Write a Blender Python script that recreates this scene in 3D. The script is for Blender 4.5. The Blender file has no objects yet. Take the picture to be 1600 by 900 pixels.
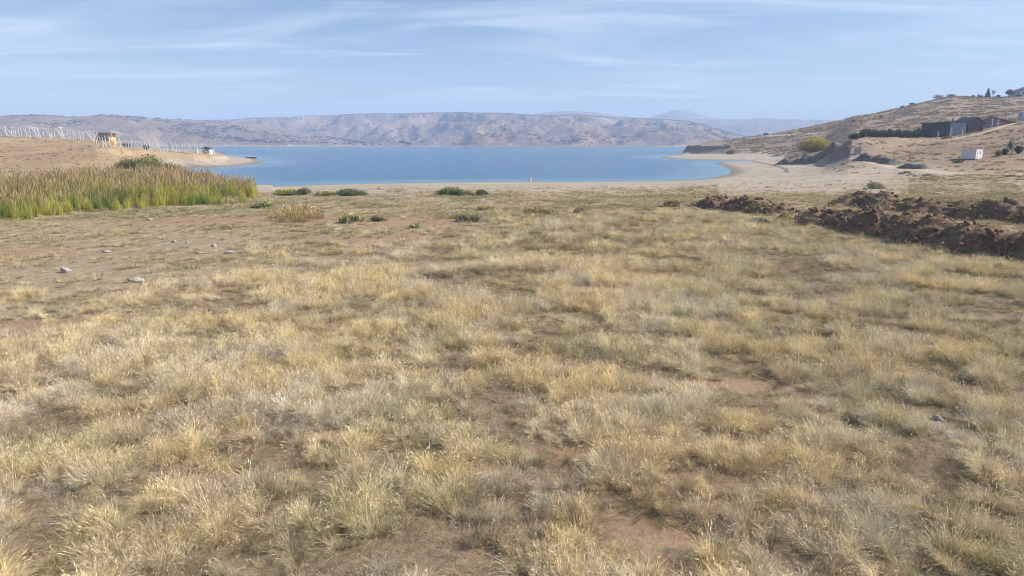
import bpy, bmesh, math, random
import numpy as np
from math import radians, sin, cos, pi
random.seed(7); rng = np.random.default_rng(7)
sc = bpy.context.scene
COL = sc.collection

# ------------------------------------------------------------------ camera
CAMZ, PITCH, FPX = 5.5, math.atan(227/1066.67), 1066.67
cam = bpy.data.cameras.new('camera'); cam.lens = 24; cam.sensor_width = 36; cam.clip_start = .05; cam.clip_end = 20000
co = bpy.data.objects.new('camera', cam); COL.objects.link(co)
co.location = (0, 0, CAMZ); co.rotation_euler = (pi/2 - PITCH, 0, 0); sc.camera = co

# ------------------------------------------------------------------ light
SUN_EL, SUN_AZ = radians(35), radians(86)       # azimuth measured clockwise from the view axis (+y)
w = bpy.data.worlds.new('World'); sc.world = w; w.use_nodes = True
nt = w.node_tree; N = nt.nodes; L = nt.links; N.clear()
out = N.new('ShaderNodeOutputWorld'); bg = N.new('ShaderNodeBackground'); bg.inputs['Strength'].default_value = .068
sky = N.new('ShaderNodeTexSky'); sky.sky_type = 'NISHITA'; sky.sun_disc = False
sky.sun_elevation = SUN_EL; sky.sun_rotation = SUN_AZ; sky.altitude = 900; sky.air_density = 1.0; sky.dust_density = .4; sky.ozone_density = 2.5
tc = N.new('ShaderNodeTexCoord'); sep = N.new('ShaderNodeSeparateXYZ'); L.new(tc.outputs['Generated'], sep.inputs[0])
def wm(op, a, b=None, clamp=False):
    n = N.new('ShaderNodeMath'); n.operation = op; n.use_clamp = clamp
    for i, v in enumerate((a, b)):
        if v is None: continue
        if isinstance(v, (int, float)): n.inputs[i].default_value = v
        else: L.new(v, n.inputs[i])
    return n.outputs[0]
zc = wm('ADD', wm('MAXIMUM', sep.outputs['Z'], 0.0), .10)
cx = wm('DIVIDE', sep.outputs['X'], zc); cy = wm('DIVIDE', sep.outputs['Y'], zc)
def cl(sx, sy, scale, detail, lo, hi, dist=0.6, off=0.0):
    c = N.new('ShaderNodeCombineXYZ'); L.new(wm('ADD', wm('MULTIPLY', cx, sx), wm('MULTIPLY', cy, .12*sx)), c.inputs[0]); L.new(wm('MULTIPLY', cy, sy), c.inputs[1]); c.inputs[2].default_value = off
    n = N.new('ShaderNodeTexNoise'); n.inputs['Scale'].default_value = scale; n.inputs['Detail'].default_value = detail; n.inputs['Roughness'].default_value = .58; n.inputs['Distortion'].default_value = dist
    L.new(c.outputs[0], n.inputs['Vector'])
    r = N.new('ShaderNodeMapRange'); r.interpolation_type = 'SMOOTHSTEP'
    r.inputs[1].default_value = lo; r.inputs[2].default_value = hi; L.new(n.outputs[0], r.inputs[0]); return r.outputs[0]
c1 = cl(.36, 1.0, 1.1, 8, .46, .70, 1.3); c2 = cl(.16, .8, 2.6, 8, .48, .76, 1.0, 4.0)
cc = wm('MULTIPLY', wm('ADD', wm('MULTIPLY', c1, .48), wm('MULTIPLY', c2, .45)), 1.0, True)
mx = N.new('ShaderNodeMix'); mx.data_type = 'RGBA'; L.new(cc, mx.inputs['Factor'])
L.new(sky.outputs[0], mx.inputs['A']); mx.inputs['B'].default_value = (7.6, 8.2, 9.4, 1)
L.new(mx.outputs['Result'], bg.inputs['Color']); L.new(bg.outputs[0], out.inputs['Surface'])
sd = bpy.data.lights.new('sun', 'SUN'); sd.energy = 4.9; sd.angle = radians(.6); sd.color = (1, .93, .82)
so = bpy.data.objects.new('sun', sd); COL.objects.link(so)
so.rotation_euler = (pi/2 - SUN_EL, 0, pi - SUN_AZ)
sc.view_settings.view_transform = 'Standard'; sc.view_settings.look = 'None'; sc.view_settings.gamma = 1
sc.view_settings.use_curve_mapping = False; sc.view_settings.exposure = 0.84
sc.cycles.use_denoising = True; sc.cycles.filter_width = 1.0; sc.cycles.max_bounces = 6; sc.cycles.diffuse_bounces = 3; sc.cycles.transmission_bounces = 3
sc.cycles.volume_bounces = 1; sc.cycles.glossy_bounces = 2; sc.cycles.sample_clamp_indirect = 4

# ------------------------------------------------------------------ projection helpers (used to read places off the photo)
def G(px, py, z=0.0):
    u = (px-800)/FPX; v = (450-py)/FPX
    Y = cos(PITCH)+v*sin(PITCH); Z = -sin(PITCH)+v*cos(PITCH)
    t = (z-CAMZ)/Z
    return u*t, Y*t
def ZX(px, py, Yd):
    u = (px-800)/FPX; v = (450-py)/FPX
    Y = cos(PITCH)+v*sin(PITCH); Z = -sin(PITCH)+v*cos(PITCH)
    return u*Yd/Y, CAMZ+Z*Yd/Y
def XY(px, Yd):   # near the horizon row
    return (px-800)/FPX*cos(PITCH)*Yd, Yd

# ------------------------------------------------------------------ noise
def _h(ix, iy, s):
    n = (ix.astype(np.int64)*374761393 + iy.astype(np.int64)*668265263 + s*982451653) & 0xffffffff
    n = ((n ^ (n >> 13))*1274126177) & 0xffffffff
    n = n ^ (n >> 16)
    return (n & 0xffffff)/float(0xffffff)
def vn(x, y, s=0):
    x = np.asarray(x, float); y = np.asarray(y, float)
    ix = np.floor(x); iy = np.floor(y); fx = x-ix; fy = y-iy
    fx = fx*fx*fx*(fx*(fx*6-15)+10); fy = fy*fy*fy*(fy*(fy*6-15)+10)
    a = _h(ix, iy, s); b = _h(ix+1, iy, s); c = _h(ix, iy+1, s); d = _h(ix+1, iy+1, s)
    return a+(b-a)*fx+(c-a)*fy+(a-b-c+d)*fx*fy
def fbm(x, y, s=0, o=4, g=.5):
    v = 0; a = 1; t = 0
    for i in range(o):
        v = v+a*vn(x*(2.03**i)+i*17.3, y*(2.03**i)-i*9.1, s+i); t += a; a *= g
    return v/t
def sst(a, b, x):
    t = np.clip((x-a)/(b-a), 0, 1); return t*t*(3-2*t)

# ------------------------------------------------------------------ lake outline
WZ = -1.5
lake_px = [(288,264),(300,262),(330,261.3),(370,259.5),(395,256.5),(412,253),(405,249.8),(390,247.3),(372,245),(358,243),(345,239),(335,235),(250,232),(250,229.4),
 (330,229.4),(400,229.6),(470,229.2),(560,229.3),(640,229.0),(720,229.2),(800,229.6),(900,229.4),(960,229.9),(1010,229.6),(1060,229.4),(1250,229.3),
 (1250,231),(1110,234),(1080,238),(1069,241),(1050,243),(1028,245.2),(1045,247.6),(1075,249),(1110,249.9),(1170,250.3),(1225,250.6),(1228,251.8),(1180,252.8),(1125,253.4),(1118,255),(1130,259),(1141,264),
 (1143,268.5),(1137,273.5),(1105,279.5),(1040,282.8),(950,284),(860,284.6),(760,284.8),(640,286),(540,288),(450,290.5),(390,293),(340,291),(300,282),(280,270)]
LK = np.array([G(a, b, WZ) for a, b in lake_px])
def lake_sd(x, y):
    """distance to the lake outline, positive on land"""
    x = np.asarray(x, float).ravel(); y = np.asarray(y, float).ravel()
    d2 = np.full(x.shape, 1e12); ins = np.zeros(x.shape, bool); n = len(LK)
    for i in range(n):
        ax, ay = LK[i]; bx, by = LK[(i+1) % n]; ex, ey = bx-ax, by-ay
        t = np.clip(((x-ax)*ex+(y-ay)*ey)/(ex*ex+ey*ey), 0, 1)
        d2 = np.minimum(d2, (x-ax-t*ex)**2+(y-ay-t*ey)**2)
        cr = ((ay > y) != (by > y)); xi = ax+(y-ay)*ex/(ey if abs(ey) > 1e-9 else 1e-9)
        ins ^= (cr & (x < xi))
    return np.where(ins, -1, 1)*np.sqrt(d2)

# ------------------------------------------------------------------ relief table: per picture column a list of (distance, height | ('p', row))
def p(r): return ('p', r)
TAB = {
 -400: [(50,0),(120,.8),(150,6),(190,11),(300,10),(420,10),(700,2)],
 0:    [(50,0),(125,p(262)),(155,p(238)),(190,p(215)),(260,6),(350,5),(650,-1)],
 80:   [(56,0),(125,p(262)),(155,p(236)),(193,p(217.5)),(260,6),(350,4),(650,-1)],
 150:  [(60,0),(128,p(262)),(155,p(231)),(205,p(221.5)),(270,5),(350,3),(600,-1)],
 170:  [(60,0),(130,p(262)),(157,p(233)),(207,p(222.3)),(270,5.2),(350,3),(600,-1)],
 200:  [(60,0),(134,p(262)),(160,p(241)),(200,p(232.5)),(260,4),(350,2),(600,-1)],
 250:  [(60,0),(140,p(264)),(165,p(246)),(207,p(236)),(260,2.6),(350,1),(600,-1)],
 300:  [(60,0),(185,-1.1),(205,p(242)),(232,p(238)),(300,1),(400,-1),(600,-1)],
 350:  [(60,0),(190,-1.1),(225,p(247)),(265,p(243)),(320,-.2),(400,-1),(600,-1)],
 430:  [(62,0),(120,-1.2),(225,-1),(265,-1),(320,-1),(400,-1),(600,-1)],
 1020: [(62,0),(120,-1.2),(225,-1),(330,-.9),(400,-1),(500,-1),(600,-1)],
 1067: [(66,0),(120,-1.2),(200,-1),(413,-.9),(418,p(232.5)),(600,p(229)),(900,0)],
 1085: [(68,0),(125,-1.1),(200,-1),(408,-.8),(413,p(231.5)),(600,p(225.5)),(900,0)],
 1110: [(70,0),(130,-1.1),(200,-.9),(395,-.6),(401,p(231.5)),(560,p(222)),(900,2)],
 1150: [(70,0),(130,-1.0),(200,-.7),(370,-.35),(382,p(232)),(520,p(217.5)),(900,5)],
 1200: [(74,0),(130,-.9),(230,-.5),(330,p(241)),(370,p(232)),(450,p(211.5)),(800,8)],
 1260: [(74,0),(130,-.6),(180,-.2),(235,p(241)),(330,p(234)),(450,p(200)),(800,14)],
 1290: [(74,0),(120,-.3),(163,0.2),(190,p(239)),(330,3.5),(450,p(193)),(800,16)],
 1330: [(76,0),(115,0),(150,p(246)),(168,p(219)),(300,7),(450,p(182.5)),(800,18)],
 1352: [(76,0),(115,0),(150,p(244)),(174,p(214.5)),(300,7.5),(450,p(178)),(800,18)],
 1400: [(76,0),(115,.1),(150,p(243)),(190,p(214.5)),(300,8),(450,p(167.5)),(800,20)],
 1450: [(76,0),(112,.5),(150,p(238)),(212,p(214)),(300,10),(450,p(155.5)),(800,22)],
 1480: [(76,0),(112,.7),(150,p(236)),(212,p(211)),(300,11),(450,p(150.3)),(800,24)],
 1530: [(76,0),(112,1),(150,p(233)),(215,p(203)),(300,13),(450,p(150)),(800,24)],
 1600: [(76,0.1),(112,1.4),(150,p(224)),(225,p(187)),(300,16),(450,p(149)),(800,24)],
 1900: [(76,.3),(112,2.5),(150,p(196)),(225,p(160)),(300,28),(450,p(138)),(800,28)],
}
TK = np.array(sorted(TAB)); ST = 8
TR = np.zeros((len(TK), ST+1)); TZ = np.zeros((len(TK), ST+1))
for i, k in enumerate(TK):
    for j, (Yd, z) in enumerate(TAB[k]):
        if isinstance(z, tuple): z = ZX(k, z[1], Yd)[1]
        xx = XY(k, Yd)[0]; TR[i, j+1] = math.hypot(xx, Yd); TZ[i, j+1] = z
    TR[i, ST] = 9000; TZ[i, ST] = TZ[i, ST-1]
def near_tab(pxq, r):
    k = np.clip(np.searchsorted(TK, pxq)-1, 0, len(TK)-2); f = np.clip((pxq-TK[k])/(TK[k+1]-TK[k]), 0, 1)
    z = np.zeros_like(r); R0 = np.zeros_like(r); Z0 = np.zeros_like(r)
    for j in range(1, ST+1):
        R1 = TR[k, j]*(1-f)+TR[k+1, j]*f; Z1 = TZ[k, j]*(1-f)+TZ[k+1, j]*f
        m = (r >= R0) & (r <= R1); t = np.clip((r-R0)/np.maximum(R1-R0, 1e-6), 0, 1); t = .6*t+.4*t*t*(3-2*t)
        z = np.where(m, Z0+(Z1-Z0)*t, z); R0, Z0 = R1, Z1
    return z
# far layers: (ridge distance, foot distance, [(px, skyline row)], relief, seed)
FAR = [
 (1750, 1230, [(-600,178),(-200,181),(0,184),(60,182.5),(120,184),(165,181),(215,184),(260,187),(330,190),(380,192),(430,199),(480,208),(530,217),(580,224),(620,227),(700,232),(2200,232)], .20, 11),
 (2500, 1260, [(-600,205),(300,200),(350,191),(400,186),(440,187),(480,182),(560,180.5),(640,179),(720,178.5),(790,179),(830,182),(870,183),(900,181),(960,186),(1040,188.5),(1085,192),(1115,200),(1150,211),(1190,218),(1260,222),(2200,225)], .52, 23),
 (3600, 2600, [(-600,190),(300,190),(370,187),(440,183.5),(500,184),(560,185),(780,184),(820,181),(860,177),(900,175.5),(940,179.5),(980,184),(1040,187),(1130,188),(1180,186.5),(1260,188.5),(1400,190),(2200,192)], .2, 31),
 (4400, 3700, [(-600,205),(940,200),(980,190),(1015,184.5),(1040,178),(1052,174.5),(1062,173.5),(1075,176.5),(1095,182),(1125,187),(1160,192),(1250,205),(2200,205)], .04, 47),
]
def H(x, y, fine=True):
    shp = np.shape(x); x = np.asarray(x, float).ravel(); y = np.asarray(y, float).ravel()
    r = np.hypot(x, y)+1e-6; th = np.clip(np.arctan2(x, np.where(y > 1e-3, y, np.minimum(y, -1e-3))), -1.2, 1.2)
    th = np.where(y <= 0, np.sign(x)*1.2, th)
    px = 800+np.tan(th)*FPX/cos(PITCH)
    s = lake_sd(x, y)
    e_ = np.where((px > 1060) & (px < 1165) & (r > 370) & (r < 500), .002, .015); z = (near_tab(px, r*(1-e_))+near_tab(px, r)+near_tab(px, r*(1+e_)))/3
    hill = sst(110, 220, r)*sst(.5, 6, z)
    z = z+hill*((fbm(x/38, y/38, 3, 4)-.5)*3.2+(fbm(x/9, y/9, 5, 3)-.5)*.9)*(.35+.65*sst(150, 330, r))
    z = z+(fbm(x/7, y/7, 8, 4)-.5)*.16*sst(1, 8, r)*(r < 200)
    # rough shaded mound at the end of the near hill
    mx_, my_ = XY(1335, 160); z = z+np.exp(-((x-mx_)**2+(y-my_)**2)/(16**2))*(fbm(x/3, y/3, 77, 4)-.5)*1.0
    far = np.full_like(z, -50.)
    for R, rf, sk, rel, seed in FAR:
        a = np.array(sk, float); row = np.interp(px, a[:, 0], a[:, 1])
        hr = CAMZ-(row-223)*(R*np.cos(th))/FPX
        if seed == 23: rf = np.interp(px, [300, 520, 660, 760], [1950, 1850, 1500, rf])
        t = (r-rf)/(R-rf)
        up = np.clip(t, 0, 1); prof = up**.75*(1.0-.0*up)
        prof = .55*sst(0, 1, up)+.45*prof
        prof = np.where(t > 1, np.exp(-((t-1)*1.1)**2), prof)
        sc_ = 210. if seed != 47 else 600.
        rg = 1-np.abs(2*fbm(x/sc_+seed, y/sc_, seed, 5, .5)-1)*2.2
        bump = (rg-.55)*rel*np.sin(np.clip(t, 0, 1)*pi)**.7*np.maximum(hr, 0)
        zz = -1.2+(hr+1.2)*prof+np.where(t > 0, bump, 0)+(fbm(x/60, y/60, seed+5, 4)-.5)*.07*np.maximum(hr, 0)*sst(0, .25, t)*(t < 1.3)
        zz = np.where(t < 1, np.minimum(zz, CAMZ+(hr-CAMZ)*(r/R)*.985), zz)
        zz = np.where(t <= 0, -1.2, zz)
        far = np.maximum(far, zz)
    z = np.where(r > 1050, np.maximum(np.where(s < 0, z, np.minimum(z, 4)), far), z)
    slope = np.where(r > 1000, .14, np.where((px > 1064) & (px < 1300) & (r > 385), .9, np.where(px < 420, np.interp(px, [300, 350], [.32, .09]), .045)))
    cap = WZ+slope*s+.02+.6*np.maximum(s-12, 0)
    z = np.where(s > 0, np.minimum(z, cap), WZ+np.maximum(s*.06, -2.5)-.0)
    return z.reshape(shp) if shp else float(z[0])
def Hs(x, y): return float(H(np.array([x]), np.array([y]))[0])

# ------------------------------------------------------------------ object helpers
def tag(o, label=None, cat=None, group=None, kind=None):
    if label: o['label'] = label
    if cat: o['category'] = cat
    if group: o['group'] = group
    if kind: o['kind'] = kind
    return o
def link(o, parent=None):
    COL.objects.link(o)
    if parent is not None: o.parent = parent
    return o
def empty(name, loc, rz=0, scale=1):
    o = bpy.data.objects.new(name, None); COL.objects.link(o); o.location = loc; o.rotation_euler = (0, 0, rz)
    o.scale = (scale,)*3 if not isinstance(scale, tuple) else scale
    o.empty_display_size = .2; return o
def np_mesh(name, V, Q=None, T=None, mat=None, smooth=False, attrs=None):
    me = bpy.data.meshes.new(name); me.vertices.add(len(V)); me.vertices.foreach_set('co', np.asarray(V, np.float32).ravel())
    nq = 0 if Q is None else len(Q); ntr = 0 if T is None else len(T)
    li = np.concatenate([np.asarray(a, np.int32).ravel() for a in (Q, T) if a is not None and len(a)]) if nq+ntr else np.zeros(0, np.int32)
    if nq+ntr:
        me.loops.add(len(li)); me.loops.foreach_set('vertex_index', li)
        me.polygons.add(nq+ntr)
        st = np.concatenate([np.arange(nq)*4, nq*4+np.arange(ntr)*3]).astype(np.int32)
        me.polygons.foreach_set('loop_start', st)
        if smooth: me.polygons.foreach_set('use_smooth', np.ones(nq+ntr, bool))
    me.update(calc_edges=True)
    for k, a in (attrs or {}).items():
        a = np.asarray(a, np.float32)
        if a.ndim == 1: t = me.attributes.new(k, 'FLOAT', 'POINT'); t.data.foreach_set('value', a)
        else: t = me.attributes.new(k, 'FLOAT_VECTOR', 'POINT'); t.data.foreach_set('vector', a.ravel())
    if mat: me.materials.append(mat)
    return me
def ob(name, me, parent=None): return link(bpy.data.objects.new(name, me), parent)
class MB:
    def __init__(s): s.bm = bmesh.new()
    def box(s, cx, cy, cz, sx, sy, sz, rz=0, bev=0):
        vs = []
        for dz in (-1, 1):
            for dx, dy in ((-1,-1),(1,-1),(1,1),(-1,1)):
                X, Y = dx*sx/2, dy*sy/2; c, n = cos(rz), sin(rz)
                vs.append(s.bm.verts.new((cx+X*c-Y*n, cy+X*n+Y*c, cz+dz*sz/2)))
        f = [(3,2,1,0),(4,5,6,7),(0,1,5,4),(1,2,6,5),(2,3,7,6),(3,0,4,7)]
        for q in f: s.bm.faces.new([vs[i] for i in q])
        return s
    def poly_prism(s, pts, y0, y1):           # outline in x,z swept along y
        a = [s.bm.verts.new((x, y0, z)) for x, z in pts]; b = [s.bm.verts.new((x, y1, z)) for x, z in pts]
        s.bm.faces.new(a); s.bm.faces.new(b[::-1]); n = len(pts)
        for i in range(n): s.bm.faces.new([a[(i+1) % n], a[i], b[i], b[(i+1) % n]])
        return s
    def tube(s, P, R, n=8):
        from mathutils import Vector
        P = [Vector(q) for q in P]; rings = []
        for i, q in enumerate(P):
            d = (P[min(i+1, len(P)-1)]-P[max(i-1, 0)]).normalized()
            u = d.orthogonal().normalized(); v = d.cross(u); r = R[i] if isinstance(R, (list, tuple)) else R
            rings.append([s.bm.verts.new(q+u*r*cos(2*pi*k/n)+v*r*sin(2*pi*k/n)) for k in range(n)])
        for a, b in zip(rings, rings[1:]):
            for k in range(n): s.bm.faces.new([a[k], a[(k+1) % n], b[(k+1) % n], b[k]])
        s.bm.faces.new(rings[0][::-1]); s.bm.faces.new(rings[-1]); return s
    def loft(s, rings):
        R = [[s.bm.verts.new(q) for q in r] for r in rings]; n = len(R[0])
        for a, b in zip(R, R[1:]):
            for k in range(n): s.bm.faces.new([a[k], a[(k+1) % n], b[(k+1) % n], b[k]])
        s.bm.faces.new(R[0][::-1]); s.bm.faces.new(R[-1]); return s
    def build(s, name, mat, parent=None, smooth=False):
        bmesh.ops.recalc_face_normals(s.bm, faces=s.bm.faces); me = bpy.data.meshes.new(name); s.bm.to_mesh(me); s.bm.free()
        me.materials.append(mat)
        if smooth:
            for q in me.polygons: q.use_smooth = True
        return ob(name, me, parent)
def copy_tree(o, parent=None):
    c = o.copy(); COL.objects.link(c)
    if parent is not None: c.parent = parent
    for ch in list(o.children): copy_tree(ch, c)
    return c

# ------------------------------------------------------------------ materials
class NT:
    def __init__(s, name):
        s.m = bpy.data.materials.new(name); s.m.use_nodes = True; s.t = s.m.node_tree; s.t.nodes.clear()
        s.out = s.n('ShaderNodeOutputMaterial')
    def n(s, k, **kw):
        x = s.t.nodes.new(k)
        for a, b in kw.items(): setattr(x, a, b)
        return x
    def put(s, sock, v):
        if isinstance(v, (int, float)): sock.default_value = v
        elif isinstance(v, (tuple, list)): sock.default_value = tuple(v)+(1,) if len(v) == 3 and sock.type == 'RGBA' else tuple(v)
        else: s.t.links.new(v, sock)
    def math(s, op, a, b=0., clamp=False):
        x = s.n('ShaderNodeMath', operation=op, use_clamp=clamp); s.put(x.inputs[0], a); s.put(x.inputs[1], b); return x.outputs[0]
    def mix(s, f, a, b, mode='MIX'):
        x = s.n('ShaderNodeMix', data_type='RGBA', blend_type=mode); s.put(x.inputs['Factor'], f); s.put(x.inputs['A'], a); s.put(x.inputs['B'], b); return x.outputs['Result']
    def attr(s, name, kind='GEOMETRY'): return s.n('ShaderNodeAttribute', attribute_name=name, attribute_type=kind)
    def pos(s, sx=1, sy=1, sz=1):
        g = s.n('ShaderNodeNewGeometry'); m = s.n('ShaderNodeMapping'); m.inputs['Scale'].default_value = (sx, sy, sz); s.t.links.new(g.outputs['Position'], m.inputs['Vector']); return m.outputs[0]
    def noise(s, vec, scale, detail=5, rough=.55, dist=0, lo=None, hi=None):
        x = s.n('ShaderNodeTexNoise'); s.put(x.inputs['Vector'], vec); x.inputs['Scale'].default_value = scale; x.inputs['Detail'].default_value = detail; x.inputs['Roughness'].default_value = rough; x.inputs['Distortion'].default_value = dist
        return s.mr(x.outputs[0], lo, hi) if lo is not None else x.outputs[0]
    def mr(s, v, lo, hi, a=0., b=1.):
        x = s.n('ShaderNodeMapRange', interpolation_type='SMOOTHSTEP'); s.put(x.inputs[0], v); x.inputs[1].default_value = lo; x.inputs[2].default_value = hi; x.inputs[3].default_value = a; x.inputs[4].default_value = b; return x.outputs[0]
    def bump(s, h, strength=.5, dist=.1):
        x = s.n('ShaderNodeBump'); s.put(x.inputs['Height'], h); x.inputs['Strength'].default_value = strength; x.inputs['Distance'].default_value = dist; return x.outputs[0]
    def pbr(s, col, rough=.9, nrm=None, metal=0, spec=.2, ior=None):
        x = s.n('ShaderNodeBsdfPrincipled'); s.put(x.inputs['Base Color'], col); s.put(x.inputs['Roughness'], rough); x.inputs['Metallic'].default_value = metal
        x.inputs['Specular IOR Level'].default_value = spec
        if ior: x.inputs['IOR'].default_value = ior
        if nrm is not None: s.t.links.new(nrm, x.inputs['Normal'])
        return x.outputs[0]
    def fin(s, sh): s.t.links.new(sh, s.out.inputs['Surface']); return s.m
def simple(name, c, rough=.8, var=.18, scale=3., metal=0, spec=.3, bump=.2):
    t = NT(name); v = t.n('ShaderNodeTexCoord').outputs['Object']
    n = t.noise(v, scale, 6, .6, 0, .3, .7)
    c2 = tuple(min(1, q*(1-var)) for q in c); c3 = tuple(min(1, q*(1+var*.6)) for q in c)
    return t.fin(t.pbr(t.mix(n, c2, c3), rough, t.bump(t.noise(v, scale*6, 4), bump, .03), metal, spec))

def mat_ground():
    t = NT('ground_soil'); g = t.attr('beach').outputs['Fac']; tr = t.attr('track').outputs['Fac']; dn = t.attr('dense').outputs['Fac']; rd = t.attr('red').outputs['Fac']; hl = t.attr('hill').outputs['Fac']; wet = t.attr('wet').outputs['Fac']
    P = t.pos()
    big = t.noise(P, .12, 5, .6, .5, .35, .65); mid = t.noise(P, .9, 6, .65, .3, .35, .65); fine = t.noise(P, 9, 6, .7, 0, .3, .72)
    grit = t.noise(P, 45, 3, .7, 0, .35, .7)
    tan = t.mix(mid, (.36, .29, .205), (.47, .39, .285)); tan = t.mix(t.math('MULTIPLY', fine, .5), tan, (.24, .19, .125))
    redc = t.mix(t.math('MULTIPLY', fine, 1.0), (.25, .15, .095), (.41, .27, .175))
    turf = t.mix(fine, (.15, .125, .075), (.33, .285, .17))
    Pf = t.pos(1, .45, 1)
    spot = t.noise(Pf, 2.3, 7, .76, .4, .43, .58)
    c = t.mix(t.math('MULTIPLY', spot, .8), tan, turf)
    c = t.mix(t.math('MULTIPLY', t.math('ADD', rd, t.math('MULTIPLY', big, .25)), t.mr(mid, .0, .8, .55, 1.), True), c, redc)
    c = t.mix(t.math('MULTIPLY', dn, t.math('MULTIPLY', t.math('SUBTRACT', 1., rd), .75)), c, t.mix(fine, (.13, .092, .06), (.36, .26, .17)))  # brown soil under dense grass, with shade between the tufts painted in
    Pb = t.pos(.25, 1.4, 1)
    bs = t.noise(Pb, .35, 6, .65, .4, .35, .68)
    beach = t.mix(bs, (.33, .275, .215), (.47, .405, .335))
    beach = t.mix(t.math('MULTIPLY', t.noise(Pb, 2.2, 5, .7, 0, .5, .7), .5), beach, (.28, .235, .165))
    sh = t.math('ADD', t.attr('shore').outputs['Fac'], t.math('MULTIPLY', t.noise(P, .12, 4, .6), 9.0)); cv = t.n('ShaderNodeCombineXYZ'); t.put(cv.inputs[0], sh)
    lines = t.noise(cv.outputs[0], .9, 6, .7, 0, .48, .62); beach = t.mix(t.math('MULTIPLY', lines, .5), beach, (.235, .185, .135))
    beach = t.mix(t.math('MULTIPLY', t.noise(P, 1.6, 7, .8, 0, .52, .66), .45), beach, (.20, .165, .115))
    c = t.mix(g, c, beach)
    hillc = t.mix(t.noise(P, .045, 6, .6, .6, .38, .62), (.235, .165, .11), (.325, .24, .165))
    hs = t.noise(t.pos(1, 1, 2.5), .55, 7, .75, .3, .45, .62)
    hillc = t.mix(t.math('MULTIPLY', hs, .5), hillc, (.175, .13, .085))
    c = t.mix(hl, c, hillc)
    lh = t.attr('left_hill').outputs['Fac']
    lc = t.mix(t.noise(P, .06, 5, .55, .4, .35, .65), (.33, .225, .14), (.39, .295, .185)); lc = t.mix(t.math('MULTIPLY', t.noise(t.pos(1, 1, 6), .5, 7, .75, 0, .46, .64), .6), lc, (.22, .16, .095))
    c = t.mix(lh, c, lc)
    c = t.mix(tr, c, t.mix(mid, (.44, .36, .27), (.52, .43, .33)))
    st = t.attr('stony').outputs['Fac']
    c = t.mix(st, c, t.mix(fine, (.14, .115, .095), (.31, .26, .215)))
    c = t.mix(t.math('MULTIPLY', wet, .75), c, (.13, .105, .085))
    h = t.math('ADD', t.math('MULTIPLY', fine, .6), t.math('MULTIPLY', grit, .4))
    return t.fin(t.pbr(c, .95, t.bump(h, .55, .05), 0, .12))
def mat_hills():
    t = NT('far_hillside'); P = t.pos()
    a = t.noise(P, .0042, 6, .6, .8, .38, .64); b = t.noise(P, .02, 7, .68, .4, .40, .62); c_ = t.noise(P, .09, 5, .75, 0, .52, .66)
    pale = t.attr('pale').outputs['Fac']
    c = t.mix(a, (.26, .175, .125), (.34, .245, .18)); c = t.mix(t.math('MULTIPLY', b, .5), c, (.17, .13, .10)); c = t.mix(t.math('MULTIPLY', c_, .45), c, (.09, .075, .055))
    c = t.mix(t.noise(P, .0075, 4, .5, 1.2, .60, .68), c, (.34, .285, .21))
    c = t.mix(pale, c, t.mix(b, (.50, .43, .33), (.36, .28, .21)))
    return t.fin(t.pbr(c, 1, t.bump(t.math('ADD', b, t.math('MULTIPLY', c_, .5)), .6, 9.), 0, .05))
def mat_water():
    t = NT('lake_water'); P = t.pos()
    w1 = t.noise(t.pos(.5, 1, 1), 1.3, 5, .6, .4); w2 = t.noise(t.pos(.35, 1, 1), .22, 4, .6, .3); 
    calm = t.noise(t.pos(.004, .03, 1), 1.0, 5, .6, .6, .42, .66)
    nearc = t.attr('near').outputs['Fac']
    h = t.math('ADD', t.math('MULTIPLY', w1, .35), t.math('MULTIPLY', w2, 1.0))
    bmp = t.n('ShaderNodeBump'); t.put(bmp.inputs['Height'], h); bmp.inputs['Distance'].default_value = .8
    fc = t.attr('still').outputs['Fac']; t.put(bmp.inputs['Strength'], t.math('MULTIPLY', t.math('ADD', .6, t.math('MULTIPLY', calm, -.42)), t.math('SUBTRACT', 1., t.math('MULTIPLY', fc, .93))))
    c = t.mix(nearc, (.008, .085, .19), (.12, .22, .28))
    c = t.mix(t.math('MULTIPLY', calm, .5), c, (.05, .15, .22))  # calm patches lightened in the colour itself, imitating reflected sky
    return t.fin(t.pbr(c, t.math('ADD', .18, t.math('MULTIPLY', calm, .08)), bmp.outputs[0], 0, .38, 1.33))
def mat_leafy(name, trans=.3, base=None, top=None, var=.3):
    """leaf / blade material: colour = instance tint (or base colour) x blade tone; attribute 'ht' mixes base to top"""
    t = NT(name); tone = t.attr('tone').outputs['Fac']; ht = t.attr('ht').outputs['Fac']
    if base is None:
        c = t.attr('tint', 'INSTANCER').outputs['Color']
        tv = t.attr('tint', 'INSTANCER').outputs['Color']
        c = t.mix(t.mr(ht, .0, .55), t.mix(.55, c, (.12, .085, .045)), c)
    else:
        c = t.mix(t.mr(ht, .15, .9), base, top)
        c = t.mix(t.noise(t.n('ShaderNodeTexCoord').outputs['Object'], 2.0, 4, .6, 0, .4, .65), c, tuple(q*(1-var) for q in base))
    sep_ = t.n('ShaderNodeCombineColor'); 
    for i in range(3): t.put(sep_.inputs[i], tone)
    c = t.mix(1.0, c, sep_.outputs[0], 'MULTIPLY')
    d = t.n('ShaderNodeBsdfDiffuse'); t.put(d.inputs['Color'], c); tr = t.n('ShaderNodeBsdfTranslucent'); t.put(tr.inputs['Color'], c)
    m = t.n('ShaderNodeMixShader'); m.inputs[0].default_value = trans; t.t.links.new(d.outputs[0], m.inputs[1]); t.t.links.new(tr.outputs[0], m.inputs[2])
    return t.fin(m.outputs[0])
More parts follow.
